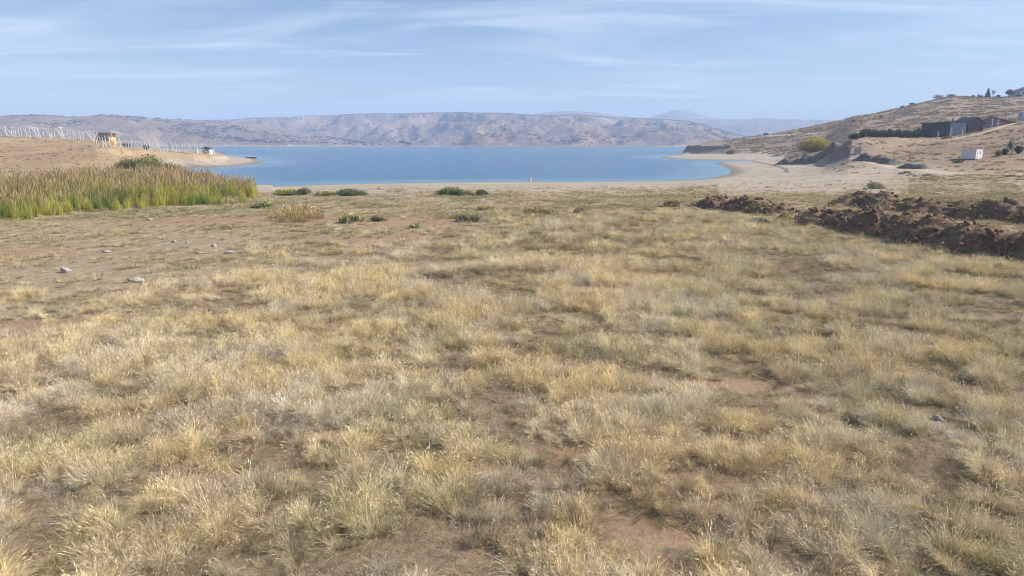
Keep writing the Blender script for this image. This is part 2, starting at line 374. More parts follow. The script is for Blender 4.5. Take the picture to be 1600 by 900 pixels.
def mat_reed():
    t = NT('reed_blades'); tone = t.attr('tone').outputs['Fac']; ht = t.attr('ht').outputs['Fac']; kind = t.attr('seed').outputs['Fac']
    tint = t.attr('tint', 'INSTANCER').outputs['Color']
    low = t.mix(.5, tint, (.40, .34, .13)); c = t.mix(t.mr(ht, .0, .22), low, tint)
    c = t.mix(t.mr(ht, .70, 1.15), c, (.46, .37, .16)); c = t.mix(kind, c, (.36, .255, .15))
    cc_ = t.n('ShaderNodeCombineColor')
    for i in range(3): t.put(cc_.inputs[i], tone)
    c = t.mix(1.0, c, cc_.outputs[0], 'MULTIPLY')
    d = t.n('ShaderNodeBsdfDiffuse'); t.put(d.inputs['Color'], c); tr = t.n('ShaderNodeBsdfTranslucent'); t.put(tr.inputs['Color'], c)
    m = t.n('ShaderNodeMixShader'); m.inputs[0].default_value = .3; t.t.links.new(d.outputs[0], m.inputs[1]); t.t.links.new(tr.outputs[0], m.inputs[2])
    return t.fin(m.outputs[0])
def mat_dirt():
    t = NT('dug_soil'); P = t.pos(); f = t.noise(P, 3.5, 7, .72, .2, .32, .68); g = t.noise(P, .7, 5, .6, .3, .4, .62)
    c = t.mix(f, (.17, .105, .07), (.35, .235, .16)); c = t.mix(t.math('MULTIPLY', g, .45), c, (.34, .265, .17))
    c = t.mix(t.math('MULTIPLY', t.attr('grassy').outputs['Fac'], .8), c, t.mix(f, (.26, .22, .11), (.42, .36, .2)))
    return t.fin(t.pbr(c, .97, t.bump(f, .9, .12), 0, .1))
def mat_stone():
    t = NT('pale_stone'); v = t.n('ShaderNodeTexCoord').outputs['Object']; f = t.noise(v, 5, 7, .7, .2, .3, .7)
    return t.fin(t.pbr(t.mix(f, (.30, .27, .235), (.50, .465, .42)), .9, t.bump(f, .6, .05), 0, .15))
M = dict(ground=mat_ground(), hills=mat_hills(), water=mat_water(), grass=mat_leafy('dry_grass_blades', .18), reed=mat_reed(), dirt=mat_dirt(), stone=mat_stone())

# ------------------------------------------------------------------ terrain sheet
def seg_d(x, y, P):
    d = np.full(np.shape(x), 1e9)
    for (ax, ay), (bx, by) in zip(P, P[1:]):
        ex, ey = bx-ax, by-ay; t = np.clip(((x-ax)*ex+(y-ay)*ey)/(ex*ex+ey*ey+1e-9), 0, 1); d = np.minimum(d, np.hypot(x-ax-t*ex, y-ay-t*ey))
    return d
def row_of(x, y, z):   # picture column and row of a world point
    f = y*cos(PITCH)-(z-CAMZ)*sin(PITCH); v = (y*sin(PITCH)+(z-CAMZ)*cos(PITCH))/f
    return 800+FPX*x/f, 450-FPX*v
TRACKS = [([XY(1178, 470), XY(1205, 440), XY(1245, 415), XY(1290, 395)], 2.2),
          ([G(1150, 262, -1), XY(1262, 175), XY(1300, 158), XY(1350, 142), XY(1400, 128), XY(1452, 118), XY(1500, 108), XY(1640, 98)], 1.7),
          ([XY(1440, 190), XY(1490, 186), XY(1530, 195), XY(1570, 207), XY(1600, 213), XY(1680, 228)], 1.5)]
RED = [(530,683,.42,.28),(760,742,.42,.3),(1025,842,.6,.4),(870,645,.42,.3),(870,712,.75,.3),(5,512,2.2,1.0),(690,668,.6,.25),(570,372,4,2.5),(470,342,5,4),(930,455,1.2,.7),(680,415,3,1.5),(1080,440,.8,.5),(1180,640,.3,.3),(600,664,.35,.2),(1420,585,.4,.3),(640,350,6,5),(300,345,7,3),(1130,600,1.2,.5),(1380,350,3,2), (20,395,3,2)]
STONES = [(103,427),(214,442),(335,386),(312,397),(272,379),(292,380),(356,396),(167,395),(1466,653)]
RUT = [G(1235, 610), G(1300, 655), G(1360, 685), G(1440, 705), G(1500, 730), G(1560, 770)]
def masks(x, y):
    r = np.hypot(x, y); n1 = fbm(x/5, y/5, 61, 4); n2 = fbm(x/1.7, y/1.7, 62, 3)
    fx = x; 
    # edge of the dense dry grass: distance at which it ends, as a function of picture column
    px, _ = row_of(x, np.maximum(y, 2.), np.zeros_like(x))
    ed = np.interp(px, [0, 90, 250, 330, 430, 520, 640, 760, 900, 1040, 1180, 1300, 1400, 1600, 1900],
                   [18.5, 20, 21.5, 23.5, 27.5, 31.5, 35, 41, 46, 49, 47, 43, 38.5, 32, 26])
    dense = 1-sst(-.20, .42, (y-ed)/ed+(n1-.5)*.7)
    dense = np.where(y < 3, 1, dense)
    for a, b in STONES: cx_, cy_ = G(a, b); dense = dense*(1-np.exp(-((x-cx_)**2+((y-cy_+.7)/2.2)**2)/.75**2)).clip(0, 1)
    red = np.zeros_like(x)
    for a, b, sx, sy in RED:
        cx_, cy_ = G(a, b); red = np.maximum(red, np.exp(-(((x-cx_)/sx)**2+((y-cy_)/sy)**2))*(1.2 if sx < 3 else .85))
    rut = .8*np.exp(-((seg_d(x, y, RUT)+(n2-.5)*.5)/.2)**2); red = np.maximum(red, rut)
    red = np.clip(red+(n2-.5)*.5*(red > .15), 0, 1)
    return dense, red, n1, n2
def build_terrain():
    a_front = np.radians(np.arange(-48, 48.01, .115)); a_b = np.radians(np.arange(49.5, 310.6, 2.0))
    A = np.concatenate([a_front, a_b]); R = np.concatenate([[0.6], np.geomspace(1.2, 7400, 860)])
    na, nr = len(A), len(R)
    RR, AA = np.meshgrid(R, A, indexing='ij'); x = RR*np.sin(AA); y = RR*np.cos(AA)
    z = H(x, y); s = lake_sd(x, y).reshape(x.shape)
    V = np.stack([x, y, z], -1).reshape(-1, 3)
    dense, red, n1, n2 = masks(x, y)
    px, _ = row_of(x, np.maximum(y, 1), np.maximum(z, 0)); px = np.where(y < 1, np.where(x > 0, 1900, -400), px)
    beach = (1-sst(28, 52, s+(n1-.5)*30))*(s > 0)
    bb = sst(1120, 1180, px)*(1-sst(1350, 1440, px+(n1-.5)*120))*sst(72, 84, y+(n1-.5)*14)*(1-sst(2., 4.5, z))
    beach = np.clip(np.maximum(beach, bb), 0, 1)*(1-sst(420, 520, RR))
    hill = np.where(px > 1000, sst(.5, 2.2, z+(n1-.5)*1.2)*sst(90, 130, RR), 0)
    lh = np.where((px < 420), sst(-.1, 1.4, z+(n1-.5)*.8)*sst(95, 135, RR), 0)
    tr = np.zeros_like(x)
    for P_, wd in TRACKS: tr = np.maximum(tr, 1-sst(wd*.5, wd*1.1, seg_d(x, y, P_)+(n2-.5)*.8))
    wet = (1-sst(0.6, 5.0, s+(n1-.5)*2))*(s > -40)*.9
    stony = np.exp(-(((px-1332)/42)**2+((RR*np.cos(AA)-158)/16)**2))*1.3; stony = np.clip(stony*(n2*1.6), 0, 1)
    stony = np.maximum(stony, np.where((px > 1060) & (px < 1160) & (np.abs(s-0) < 60), sst(-.9, -.2, z)*(1-sst(1.4, 2.0, z))*sst(380, 395, RR)*(1-sst(430, 445, RR)), 0))
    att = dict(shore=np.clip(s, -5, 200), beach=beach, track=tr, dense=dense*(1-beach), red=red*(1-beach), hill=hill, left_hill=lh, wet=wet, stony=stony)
    def sheet(i0, i1, closed=True):
        q = []
        I = np.arange(i0, i1-1)[:, None]; J = np.arange(na)[None, :]; J2 = (J+1) % na
        return np.stack([I*na+J, (I+1)*na+J, (I+1)*na+J2, I*na+J2], -1).reshape(-1, 4)
    k = int(np.searchsorted(R, 1150))
    Qn = sheet(0, k); vn_ = k*na
    Vn = np.vstack([V[:vn_], [[0, 0, H(np.array([0.]), np.array([0.]))[0]]]])
    T = np.stack([np.full(na, vn_), np.arange(na), (np.arange(na)+1) % na], -1)
    an = {q: np.append(v.reshape(-1)[:vn_], v.reshape(-1)[0]) for q, v in att.items()}
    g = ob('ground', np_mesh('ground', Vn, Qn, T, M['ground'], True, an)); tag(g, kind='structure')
    base = (k-1)*na; Qf = sheet(k-1, nr)-base
    pale = ((1-sst(6, 22, s+(n1-.5)*16))*(s > 0)+ (1-sst(0,1,np.abs(RR-1480)/14+np.abs(fbm(x/200,y/200,91,3)-.5)*3))*.5).reshape(-1)[base:]
    f = ob('hills', np_mesh('hills', V[base:], Qf, None, M['hills'], True, dict(pale=np.clip(pale, 0, 1)))); tag(f, kind='structure')
build_terrain()
# water: one flat sheet, cut fine enough near the beach for its paler inshore tint
def build_water():
    xs = np.linspace(-900, 900, 181); ys = np.concatenate([np.linspace(95, 260, 84), np.linspace(264, 1600, 160)])
    X, Y = np.meshgrid(xs*1.0, ys, indexing='ij'); X = X*(.25+Y/1100)
    s = lake_sd(X, Y).reshape(X.shape); near = np.clip(1-sst(0, 20, -s), 0, 1)*(Y < 420)
    nx, ny = X.shape; I = np.arange(nx-1)[:, None]; J = np.arange(ny-1)[None, :]
    Q = np.stack([I*ny+J, (I+1)*ny+J, (I+1)*ny+J+1, I*ny+J+1], -1).reshape(-1, 4)
    V = np.stack([X, Y, np.full_like(X, WZ)], -1).reshape(-1, 3)
    tag(ob('lake_water', np_mesh('lake_water', V, Q, None, M['water'], True, dict(near=near.reshape(-1), still=sst(560, 900, Y+(fbm(X/120, Y/60, 71, 3)-.5)*420).reshape(-1)))), kind='structure')
build_water()

# ------------------------------------------------------------------ haze
hz = MB(); hz.box(0, 0, 108.5, 15400, 15400, 232)     # z -7.5 .. 224.5
th = NT('haze_air'); pv = th.n('ShaderNodeVolumePrincipled'); pv.inputs['Color'].default_value = (.50, .67, .98, 1); pv.inputs['Density'].default_value = .00038; pv.inputs['Anisotropy'].default_value = 0
th.t.links.new(pv.outputs[0], th.out.inputs['Volume'])
tag(hz.build('haze', th.m), kind='stuff')

# ------------------------------------------------------------------ blades and tufts
def blades(n, R, h, lean, w_, seed, heads=0., segs=4, droop=.5, lo=.55, up=.15, hv=.35, dirbias=0., fan=1.0):
    g = np.random.default_rng(seed)
    a = g.uniform(0, 2*pi, n); rr = R*np.sqrt(g.uniform(0, 1, n)); bx, by = rr*np.cos(a), rr*np.sin(a)
    az = a+g.normal(0, .7, n); hh = h*(1-hv*g.uniform(0, 1, n)**1.3)*(1-.35*(rr/R)**2)
    ln = (up+lean*g.uniform(.2, 1, n))*fan
    dx = np.cos(az)*ln+dirbias; dy = np.sin(az)*ln
    t = np.linspace(0, 1, segs+1)
    f1 = az+pi/2+g.normal(0, .5, n); px_, py_ = np.cos(f1), np.sin(f1)
    tone = g.uniform(lo, 1.42, n); V = []; A = []; HT = []; SD = []
    dr = droop*g.uniform(.3, 1.2, n)
    wob = g.normal(0, .05, (n, 2))
    for k, tt in enumerate(t):
        ex = tt**1.5
        x = bx+dx*hh*ex+wob[:, 0]*hh*sin(tt*pi); y = by+dy*hh*ex+wob[:, 1]*hh*sin(tt*pi); z = hh*(tt-dr*ln*tt**2.6)-.02
        wd = w_*(1-.82*tt)*g.uniform(.8, 1.2, n)*.5
        V.append(np.stack([x-px_*wd, y-py_*wd, z], -1)); V.append(np.stack([x+px_*wd, y+py_*wd, z], -1))
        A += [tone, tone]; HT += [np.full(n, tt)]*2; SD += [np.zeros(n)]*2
    V = np.stack(V, 1); m = V.shape[1]; off = (np.arange(n)*m)[:, None]
    Q = np.concatenate([off+np.array([[2*k, 2*k+1, 2*k+3, 2*k+2]]) for k in range(segs)], 0)
    V = V.reshape(-1, 3); A = np.stack(A, 1).ravel(); HT = np.stack(HT, 1).ravel(); SD = np.stack(SD, 1).ravel()
    nh = int(n*heads)
    if nh:
        ids = g.choice(n, nh, False); tip = V.reshape(n, m, 3)[ids, -1]; pre = V.reshape(n, m, 3)[ids, -3]; d = tip-pre; d /= np.linalg.norm(d, axis=1)[:, None]+1e-9
        hl = h*g.uniform(.12, .24, nh)[:, None]; side = np.stack([px_[ids], py_[ids], np.zeros(nh)], -1)*w_*(.85 if w_ < .02 else 1.7)
        q = np.stack([tip-d*hl*.3, tip+d*hl*.25+side, tip+d*hl+np.array([0, 0, -.02]), tip+d*hl*.25-side], 1)
        o2 = len(V)+(np.arange(nh)*4)[:, None]; Q = np.vstack([Q, o2+np.arange(4)[None]]); V = np.vstack([V, q.reshape(-1, 3)])
        tn = np.repeat(tone[ids]*1.05, 4); A = np.append(A, tn); HT = np.append(HT, np.ones(nh*4)); SD = np.append(SD, np.ones(nh*4))
    return V, Q, A, HT, SD
def proto(name, mat, parts):
    Vs, Qs, As, Hs_, Ss = [], [], [], [], []; o = 0
    for V, Q, A, HT, SD in parts:
        Vs.append(V); Qs.append(Q+o); As.append(A); Hs_.append(HT); Ss.append(SD); o += len(V)
    me = np_mesh(name, np.vstack(Vs), np.vstack(Qs), None, mat, False, dict(tone=np.concatenate(As), ht=np.concatenate(Hs_), seed=np.concatenate(Ss)))
    return bpy.data.objects.new(name, me)
def scatter(name, protos, P, rot, scl, idx, tint):
    """one object whose points each carry one tuft (geometry nodes); for growth nobody could count"""
    col = bpy.data.collections.new(name+'_kinds')
    for q in protos: col.objects.link(q)
    me = np_mesh(name, P, attrs=dict(rot=rot, scl=scl, tint=tint, idx=idx))
    o = ob(name, me); tag(o, kind='stuff')
    ng = bpy.data.node_groups.new(name, 'GeometryNodeTree'); ng.interface.new_socket('Geometry', in_out='INPUT', socket_type='NodeSocketGeometry'); ng.interface.new_socket('Geometry', in_out='OUTPUT', socket_type='NodeSocketGeometry')
    n = ng.nodes; l = ng.links; gi = n.new('NodeGroupInput'); go = n.new('NodeGroupOutput'); ip = n.new('GeometryNodeInstanceOnPoints'); ci = n.new('GeometryNodeCollectionInfo')
    ci.inputs['Collection'].default_value = col; ci.inputs['Separate Children'].default_value = True; ci.inputs['Reset Children'].default_value = True
    def at(nm, ty):
        q = n.new('GeometryNodeInputNamedAttribute'); q.data_type = ty; q.inputs['Name'].default_value = nm; return q.outputs['Attribute']
    l.new(gi.outputs[0], ip.inputs['Points']); l.new(ci.outputs[0], ip.inputs['Instance']); ip.inputs['Pick Instance'].default_value = True
    l.new(at('idx', 'FLOAT'), ip.inputs['Instance Index']); l.new(at('rot', 'FLOAT_VECTOR'), ip.inputs['Rotation']); l.new(at('scl', 'FLOAT_VECTOR'), ip.inputs['Scale'])
    l.new(ip.outputs[0], go.inputs[0]); md = o.modifiers.new('scatter', 'NODES'); md.node_group = ng
    return o

PAL = np.array([(.65, .555, .365), (.64, .50, .26), (.52, .475, .40), (.40, .36, .185), (.45, .36, .255)])
def field_points(y0, y1, dens, seed, margin=1.12):
    g = np.random.default_rng(seed); area = .75*margin*(y1*y1-y0*y0)+6*(y1-y0); n = int(area*dens)
    y = np.sqrt(g.uniform(y0*y0, y1*y1, n)); hw = .75*margin*y+3; x = g.uniform(-1, 1, n)*hw; return x, y, g
def tuft_kinds():
    K = []
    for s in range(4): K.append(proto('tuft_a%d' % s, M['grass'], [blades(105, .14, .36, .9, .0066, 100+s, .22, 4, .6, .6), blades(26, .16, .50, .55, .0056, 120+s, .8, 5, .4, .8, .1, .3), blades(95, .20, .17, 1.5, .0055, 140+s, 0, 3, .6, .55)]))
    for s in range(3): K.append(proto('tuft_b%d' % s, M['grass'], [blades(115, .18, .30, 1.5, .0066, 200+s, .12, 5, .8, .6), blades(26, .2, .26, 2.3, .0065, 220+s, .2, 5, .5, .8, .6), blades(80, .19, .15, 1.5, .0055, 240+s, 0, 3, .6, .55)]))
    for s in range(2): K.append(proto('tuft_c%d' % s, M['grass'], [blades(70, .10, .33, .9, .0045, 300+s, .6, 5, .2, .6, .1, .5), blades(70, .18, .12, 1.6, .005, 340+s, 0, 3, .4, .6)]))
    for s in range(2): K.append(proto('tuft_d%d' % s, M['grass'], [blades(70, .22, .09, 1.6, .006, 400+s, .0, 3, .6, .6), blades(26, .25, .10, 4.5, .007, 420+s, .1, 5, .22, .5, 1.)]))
    return K
def make_grass():
    K = tuft_kinds(); out_ = []
    for (y0, y1, dn, sd_) in ((5.5, 18, 38, 1), (18, 32, 26, 2), (32, 55, 13, 3)):
        x, y, g = field_points(y0, y1, dn, sd_)
        dense, red, n1, n2 = masks(x, y)
        patch = np.where(y+(p0:=fbm(x/6, y/6, 300, 2))*12 < 26, fbm(x/.75, y/.75, 301, 3), fbm(x/1.7, y/1.5, 301, 3)*.97+.02); p2 = fbm(x/3.4+9, y/3.4, 302, 3)
        keep = g.uniform(0, 1, len(x)) < dense*(1-.93*sst(.25, .7, red))*np.where(patch < .34, .85, 1)
        x, y, patch, p2, n1 = x[keep], y[keep], patch[keep], p2[keep], n1[keep]; red = red[keep]; out_.append((x, y, patch, p2, red))
    x, y, patch, p2, red = [np.concatenate(q) for q in zip(*out_)]; n = len(x); g = np.random.default_rng(5)
    z = H(x, y)
    hs = (.50+.85*sst(.34, .68, patch))*np.where(y > 24, .95, .92)*(.85+.25*sst(.3, .7, p2))*g.uniform(.8, 1.2, n)*(1-.4*sst(.1, .4, red))*.9
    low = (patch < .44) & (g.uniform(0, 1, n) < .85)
    kind = np.where(g.uniform(0, 1, n) < .6, g.integers(0, 4, n), g.integers(4, 7, n))
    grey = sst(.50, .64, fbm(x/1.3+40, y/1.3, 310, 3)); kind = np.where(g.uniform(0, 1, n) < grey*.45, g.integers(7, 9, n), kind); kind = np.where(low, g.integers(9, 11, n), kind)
    gold = sst(.50, .66, fbm(x/2.0+80, y/1.6, 311, 3)); olive = sst(.52, .68, fbm(x/2.6+120, y/2.2, 312, 3)); brown = sst(.52, .66, fbm(x/2.2, y/2.2+70, 313, 3))
    wts = np.stack([np.full(n, .75), gold*1.2+.14, grey*1.0+.14, olive*.9+.08+.25*(x > 5), brown*.8+.08], 1); wts /= wts.sum(1)[:, None]
    mixc = wts@PAL; pick = PAL[(np.cumsum(wts, 1) > g.uniform(0, 1, n)[:, None]).argmax(1)]
    tint = (.5*mixc+.5*pick)*g.uniform(.8, 1.18, n)[:, None]*np.where(low, .74, 1.)[:, None]*(.78+.36*sst(.3, .65, patch))[:, None]  # low dead-stem tufts and hollows tinted darker: shade painted into the gaps
    fl = (fbm(x/4.5, y/4.5, 320, 2)-.5)*5+.6; la = .34+.40*sst(.4, .7, fbm(x/2.5, y/2.5, 321, 2))
    rot = np.stack([la*np.sin(fl)*g.uniform(.2, 1.2, n)+g.normal(0, .2, n), la*np.cos(fl)*g.uniform(.2, 1.2, n)+g.normal(0, .2, n), g.uniform(0, 2*pi, n)], -1)
    w_ = g.uniform(.75, 1.1, n)*(.85+.2*hs)*np.where(y > 28, 1.3, 1); scl = np.stack([w_, w_, hs*1.0], -1)
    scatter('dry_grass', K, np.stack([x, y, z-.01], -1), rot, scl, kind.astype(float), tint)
    # low turf on the open ground beyond
    K2 = [proto('turf_%d' % s, M['grass'], [blades(46, .20, .10, 1.5, .012, 500+s, .0, 2, .3, .6)]) for s in range(3)]+[proto('turf_%d' % (s+3), M['grass'], [blades(60, .16, .26, .9, .012, 520+s, .2, 3, .4, .6)]) for s in range(2)]
    x, y, g = field_points(14, 105, 26, 9)
    dense, red, n1, n2 = masks(x, y); s = lake_sd(x, y); px, _ = row_of(x, y, np.zeros_like(x))
    cov = sst(.42, .62, fbm(x/2.4, y/3.2, 330, 4)); right = sst(800, 1050, px)
    pr = (.16+.84*cov)*(1-.9*sum(np.exp(-((x-G(a, b)[0])**2+((y-G(a, b)[1]+.7)/2.2)**2)/.8**2) for a, b in STONES)).clip(0, 1)*(1-.75*sst(.2, .6, red))*(1-.75*dense)*sst(18, 48, s)*np.where((y > 78), .30, 1)*np.where((px > 1120) & (px < 1420) & (y > 74), .15, 1)
    k = g.uniform(0, 1, len(x)) < pr; x, y, cov = x[k], y[k], cov[k]; n = len(x); px = px[k]
    tall = g.uniform(0, 1, n) < (.24+.22*sst(800, 1150, px))*sst(24, 34, y)
    kind = np.where(tall, g.integers(3, 5, n), g.integers(0, 3, n))
    gr = fbm(x/4, y/4, 340, 3); tint = np.where((gr > .5)[:, None], np.array([[.36, .33, .17]]), np.array([[.54, .455, .28]]))*g.uniform(.75, 1.15, n)[:, None]
    tint = np.where(tall[:, None] & (g.uniform(0, 1, n) < .5)[:, None], np.array([[.50, .42, .26]]), tint)
    sz = g.uniform(.6, 1.5, n)
    scatter('sparse_turf', K2, np.stack([x, y, H(x, y)-.01], -1), np.stack([g.normal(0, .1, n), g.normal(0, .1, n), g.uniform(0, 6.28, n)], -1), np.stack([sz, sz, sz*g.uniform(.6, 1.2, n)], -1), kind.astype(float), tint)
    # stubble and scrub on the slopes
    g = np.random.default_rng(77); x = g.uniform(20, 480, 170000); y = g.uniform(88, 500, 170000)
    px, _ = row_of(x, y, np.zeros_like(x)+5); z = H(x, y); cl_ = fbm(x/6, y/3.5, 350, 4); r = np.hypot(x, y)
    k = (px > 1130) & (px < 1680) & (z > .3) & (g.uniform(0, 1, len(x)) < sst(.46, .60, cl_)*np.where(r < 260, .55, .95)) & (seg_d(x, y, TRACKS[1][0]) > 3) & (seg_d(x, y, TRACKS[2][0]) > 2.5) & (seg_d(x, y, TRACKS[0][0]) > 3)
    x, y, z, r = x[k], y[k], z[k], r[k]; n = len(x); sz = g.uniform(1.0, 2.6, n)*np.where(r > 260, 1.35, .9)
    K3 = [proto('scrub_%d' % s, M['grass'], [blades(34, .22, .24, .9, .03, 600+s, .0, 2, .3, .6)]) for s in range(3)]
    tint = np.array([(.26, .205, .125), (.42, .33, .21), (.20, .16, .10)])[g.integers(0, 3, n)]*g.uniform(.8, 1.2, n)[:, None]
    scatter('hillside_scrub', K3, np.stack([x, y, z], -1), np.stack([g.normal(0, .1, n), g.normal(0, .1, n), g.uniform(0, 6.28, n)], -1), np.stack([sz, sz, sz], -1), g.integers(0, 3, n).astype(float), tint)
    x = g.uniform(-190, -20, 26000); y = g.uniform(105, 235, 26000); px, _ = row_of(x, y, np.zeros_like(x)+3); z = H(x, y)
    k = (px < 400) & (px > -200) & (z > -.6) & (g.uniform(0, 1, len(x)) < .08+.6*sst(.50, .64, fbm(x/7, y/3.5, 351, 4))) & (lake_sd(x, y) > 2); x, y, z = x[k], y[k], z[k]; n = len(x); sz = g.uniform(.6, 1.5, n)
    tint = np.array([(.33, .24, .14), (.47, .37, .21), (.24, .19, .11)])[g.integers(0, 3, n)]*g.uniform(.8, 1.2, n)[:, None]
    scatter('slope_stubble', K3, np.stack([x, y, z], -1), np.stack([g.normal(0, .1, n), g.normal(0, .1, n), g.uniform(0, 6.28, n)], -1), np.stack([sz, sz, sz*.8], -1), g.integers(0, 3, n).astype(float), tint)
    # scrub speckling the far hills
    x = g.uniform(-1900, 1500, 90000); y = g.uniform(1250, 2600, 90000); s = lake_sd(x, y); z = H(x, y)
    k = (s > 25) & (z > 3) & (g.uniform(0, 1, len(x)) < sst(.50, .66, fbm(x/120, y/90, 360, 4))*.55); x, y, z = x[k], y[k], z[k]; n = len(x); sz = g.uniform(6, 16, n)
    tint = np.array([(.10, .095, .06), (.07, .075, .05)])[g.integers(0, 2, n)]
    scatter('far_scrub', [proto('scrub_far', M['grass'], [blades(22, .3, .26, .8, .09, 700, .0, 2, .3, .6)])], np.stack([x, y, z], -1), np.zeros((n, 3)), np.stack([sz, sz, sz], -1), np.zeros(n), tint)
make_grass()

# ------------------------------------------------------------------ reeds
def make_reeds():
    K = []
    for s in range(5):
        K.append(proto('reed_%d' % s, M['reed'], [blades(50, .36, 2.6, .16, .036, 800+s, .0, 5, .5, .45, .02, .4), blades(22, .34, 2.9, .09, .020, 830+s, .35, 5, .3, .55, .01, .35), blades(16, .4, 1.3, .5, .03, 850+s, .0, 4, .5, .6, .1, .5)]))
    g = np.random.default_rng(12); n = 26000; x = g.uniform(-130, -16, n); y = g.uniform(36, 135, n)
    px, row = row_of(x, y, np.zeros(n)); base = np.interp(px, [-250, 0, 60, 100, 150, 200, 300, 380, 412], [372, 347, 341, 335, 331, 328, 323, 319, 309])
    back = np.interp(px, [-250, 0, 200, 260, 300, 350, 392, 410], [84, 80, 100, 108, 100, 92, 84, 70])
    ew = (fbm(x/3, y/3, 401, 3)-.5)
    ok = (row < base+ew*5) & (y < back+ew*14) & (px < 398+ew*20) & (px > -260)
    ok &= g.uniform(0, 1, n) < np.where(fbm(x/2.2, y/2.2, 405, 3) < .38, .22, .95)
    x, y, px = x[ok], y[ok], px[ok]; n = len(x); cl_ = fbm(x/4, y/4, 402, 3); c2 = fbm(x/9, y/9, 403, 2)
    sz = (.42+.60*cl_)*g.uniform(.78, 1.22, n)*np.where(px > 330, .84, 1)*np.where(y > 95, .88, 1)
    edge = sst(0, 7, (np.interp(px, [-250, 0, 100, 200, 300, 400], [372, 347, 335, 328, 323, 315])-row_of(x, y, np.zeros(n))[1])); sz *= .62+.38*edge
    A_, B_, C_ = np.array([.13, .215, .045]), np.array([.44, .43, .10]), np.array([.47, .39, .17])
    f = sst(.42, .60, fbm(x/2.5, y/5, 404, 3))[:, None]; yel = sst(.50, .60, c2)[:, None]; back_ = sst(66, 86, y)[:, None]
    tint = A_*(1-f)+B_*f; tint = tint*(1-.45*yel)+C_*.45*yel; tint = tint*(1-.6*back_)+C_*.6*back_; tint = tint*g.uniform(.8, 1.2, n)[:, None]
    rot = np.stack([g.normal(0, .12, n), g.normal(.04, .12, n), g.uniform(0, 6.28, n)], -1)
    o = scatter('reeds', K, np.stack([x, y, H(x, y)-.03], -1), rot, np.stack([sz, sz, sz], -1), g.integers(0, 5, n).astype(float), tint)
    o['label'] = 'tall green reeds with brown plumes lining the left bay'
make_reeds()

# ------------------------------------------------------------------ shrubs, bushes, tussocks
def leaf_cloud(lobes, n, size, seed, spiky=0.):
    """n small leaf faces spread through ellipsoid lobes [(cx,cy,cz,rx,ry,rz)]"""
    g = np.random.default_rng(seed); lb = np.array(lobes); vol = lb[:, 3]*lb[:, 4]*lb[:, 5]; k = g.choice(len(lb), n, p=vol/vol.sum())
    d = g.normal(0, 1, (n, 3)); d /= np.linalg.norm(d, axis=1)[:, None]; rad = g.uniform(0, 1, n)**.45
    c = lb[k, :3]+d*lb[k, 3:]*rad[:, None]; c[:, 2] = np.maximum(c[:, 2], .03)
    u = g.normal(0, 1, (n, 3)); u[:, 2] = u[:, 2]*(.5+spiky*2)+spiky*2; u /= np.linalg.norm(u, axis=1)[:, None]; v = np.cross(u, g.normal(0, 1, (n, 3))); v /= np.linalg.norm(v, axis=1)[:, None]
    s = size*g.uniform(.6, 1.4, n)[:, None]; V = np.stack([c-u*s, c+v*s*.4, c+u*s, c-v*s*.4], 1).reshape(-1, 3)
    Q = (np.arange(n)*4)[:, None]+np.arange(4)[None]; zt = lb[:, 2].max()+lb[:, 5].max()
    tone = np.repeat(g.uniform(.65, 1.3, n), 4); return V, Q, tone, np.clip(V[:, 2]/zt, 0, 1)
def shrub(name, label, cat, px, Yd, wdt, hgt, base, top, n=1400, size=.1, seed=1, group=None, spiky=0., depth=None, trunk=True, z=None, lobes=None, stemcol=(.16, .11, .07), cone=False, sprays=0):
    x, y = XY(px, Yd) if Yd else G(px, z or 0)
    g = random.Random(seed); root = empty(name, (x, y, Hs(x, y)-.03), g.uniform(-.3, .3)); tag(root, label, cat, group)
    dp = depth or wdt*.8
    if lobes is None:
        lobes = []
        k = 7
        for i in range(k):
            a = g.uniform(0, 2*pi); q = g.uniform(.1, .62); hh = hgt*g.uniform(.55, 1.0)*(1-.45*q*q)
            lobes.append((cos(a)*q*wdt/2, sin(a)*q*dp/2, hh*.52, wdt*.27, dp*.27, hh*.48))
        lobes.append((0, 0, hgt*.45, wdt*.36, dp*.34, hgt*.45))
    if cone: lobes = [(0, 0, hgt*(.10+.2*i), wdt*.5*(1-.19*i), wdt*.5*(1-.19*i), hgt*.17) for i in range(5)]
    V, Q, tone, ht = leaf_cloud(lobes, n, size, seed, spiky)
    key = (tuple(base), tuple(top))
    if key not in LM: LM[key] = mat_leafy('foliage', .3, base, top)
    if sprays:
        gg = np.random.default_rng(seed+900)
        for i in range(sprays):
            a = gg.uniform(0, 6.28); q = gg.uniform(0, 1)**.6; v_, q_, a_, h_2, _ = blades(34, .10*wdt, hgt*gg.uniform(.85, 1.25)*(1-.35*q*q), .3, .022, seed*50+i, 0, 3, .25, .6, .15, .5)
            v_ = v_+np.array([cos(a)*q*wdt*.46, sin(a)*q*dp*.46, 0]); Q = np.vstack([Q, q_+len(V)]); V = np.vstack([V, v_]); tone = np.append(tone, a_); ht = np.append(ht, h_2)
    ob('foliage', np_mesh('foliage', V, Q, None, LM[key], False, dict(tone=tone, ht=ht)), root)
    st = MB()
    for i in range(5 if not cone else 1):
        a = g.uniform(0, 6.28); q = .28*wdt if not cone else 0; st.tube([(cos(a)*q*.1, sin(a)*q*.1, -.05), (cos(a)*q*.5, sin(a)*q*.5, hgt*.35), (cos(a)*q, sin(a)*q, hgt*.8)], [.02*hgt+.01, .013*hgt+.006, .005], 5)
    st.build('stem' if not cone else 'trunk', STEM, root)
    return root
LM = {}; STEM = simple('bark', (.17, .12, .08), .9)
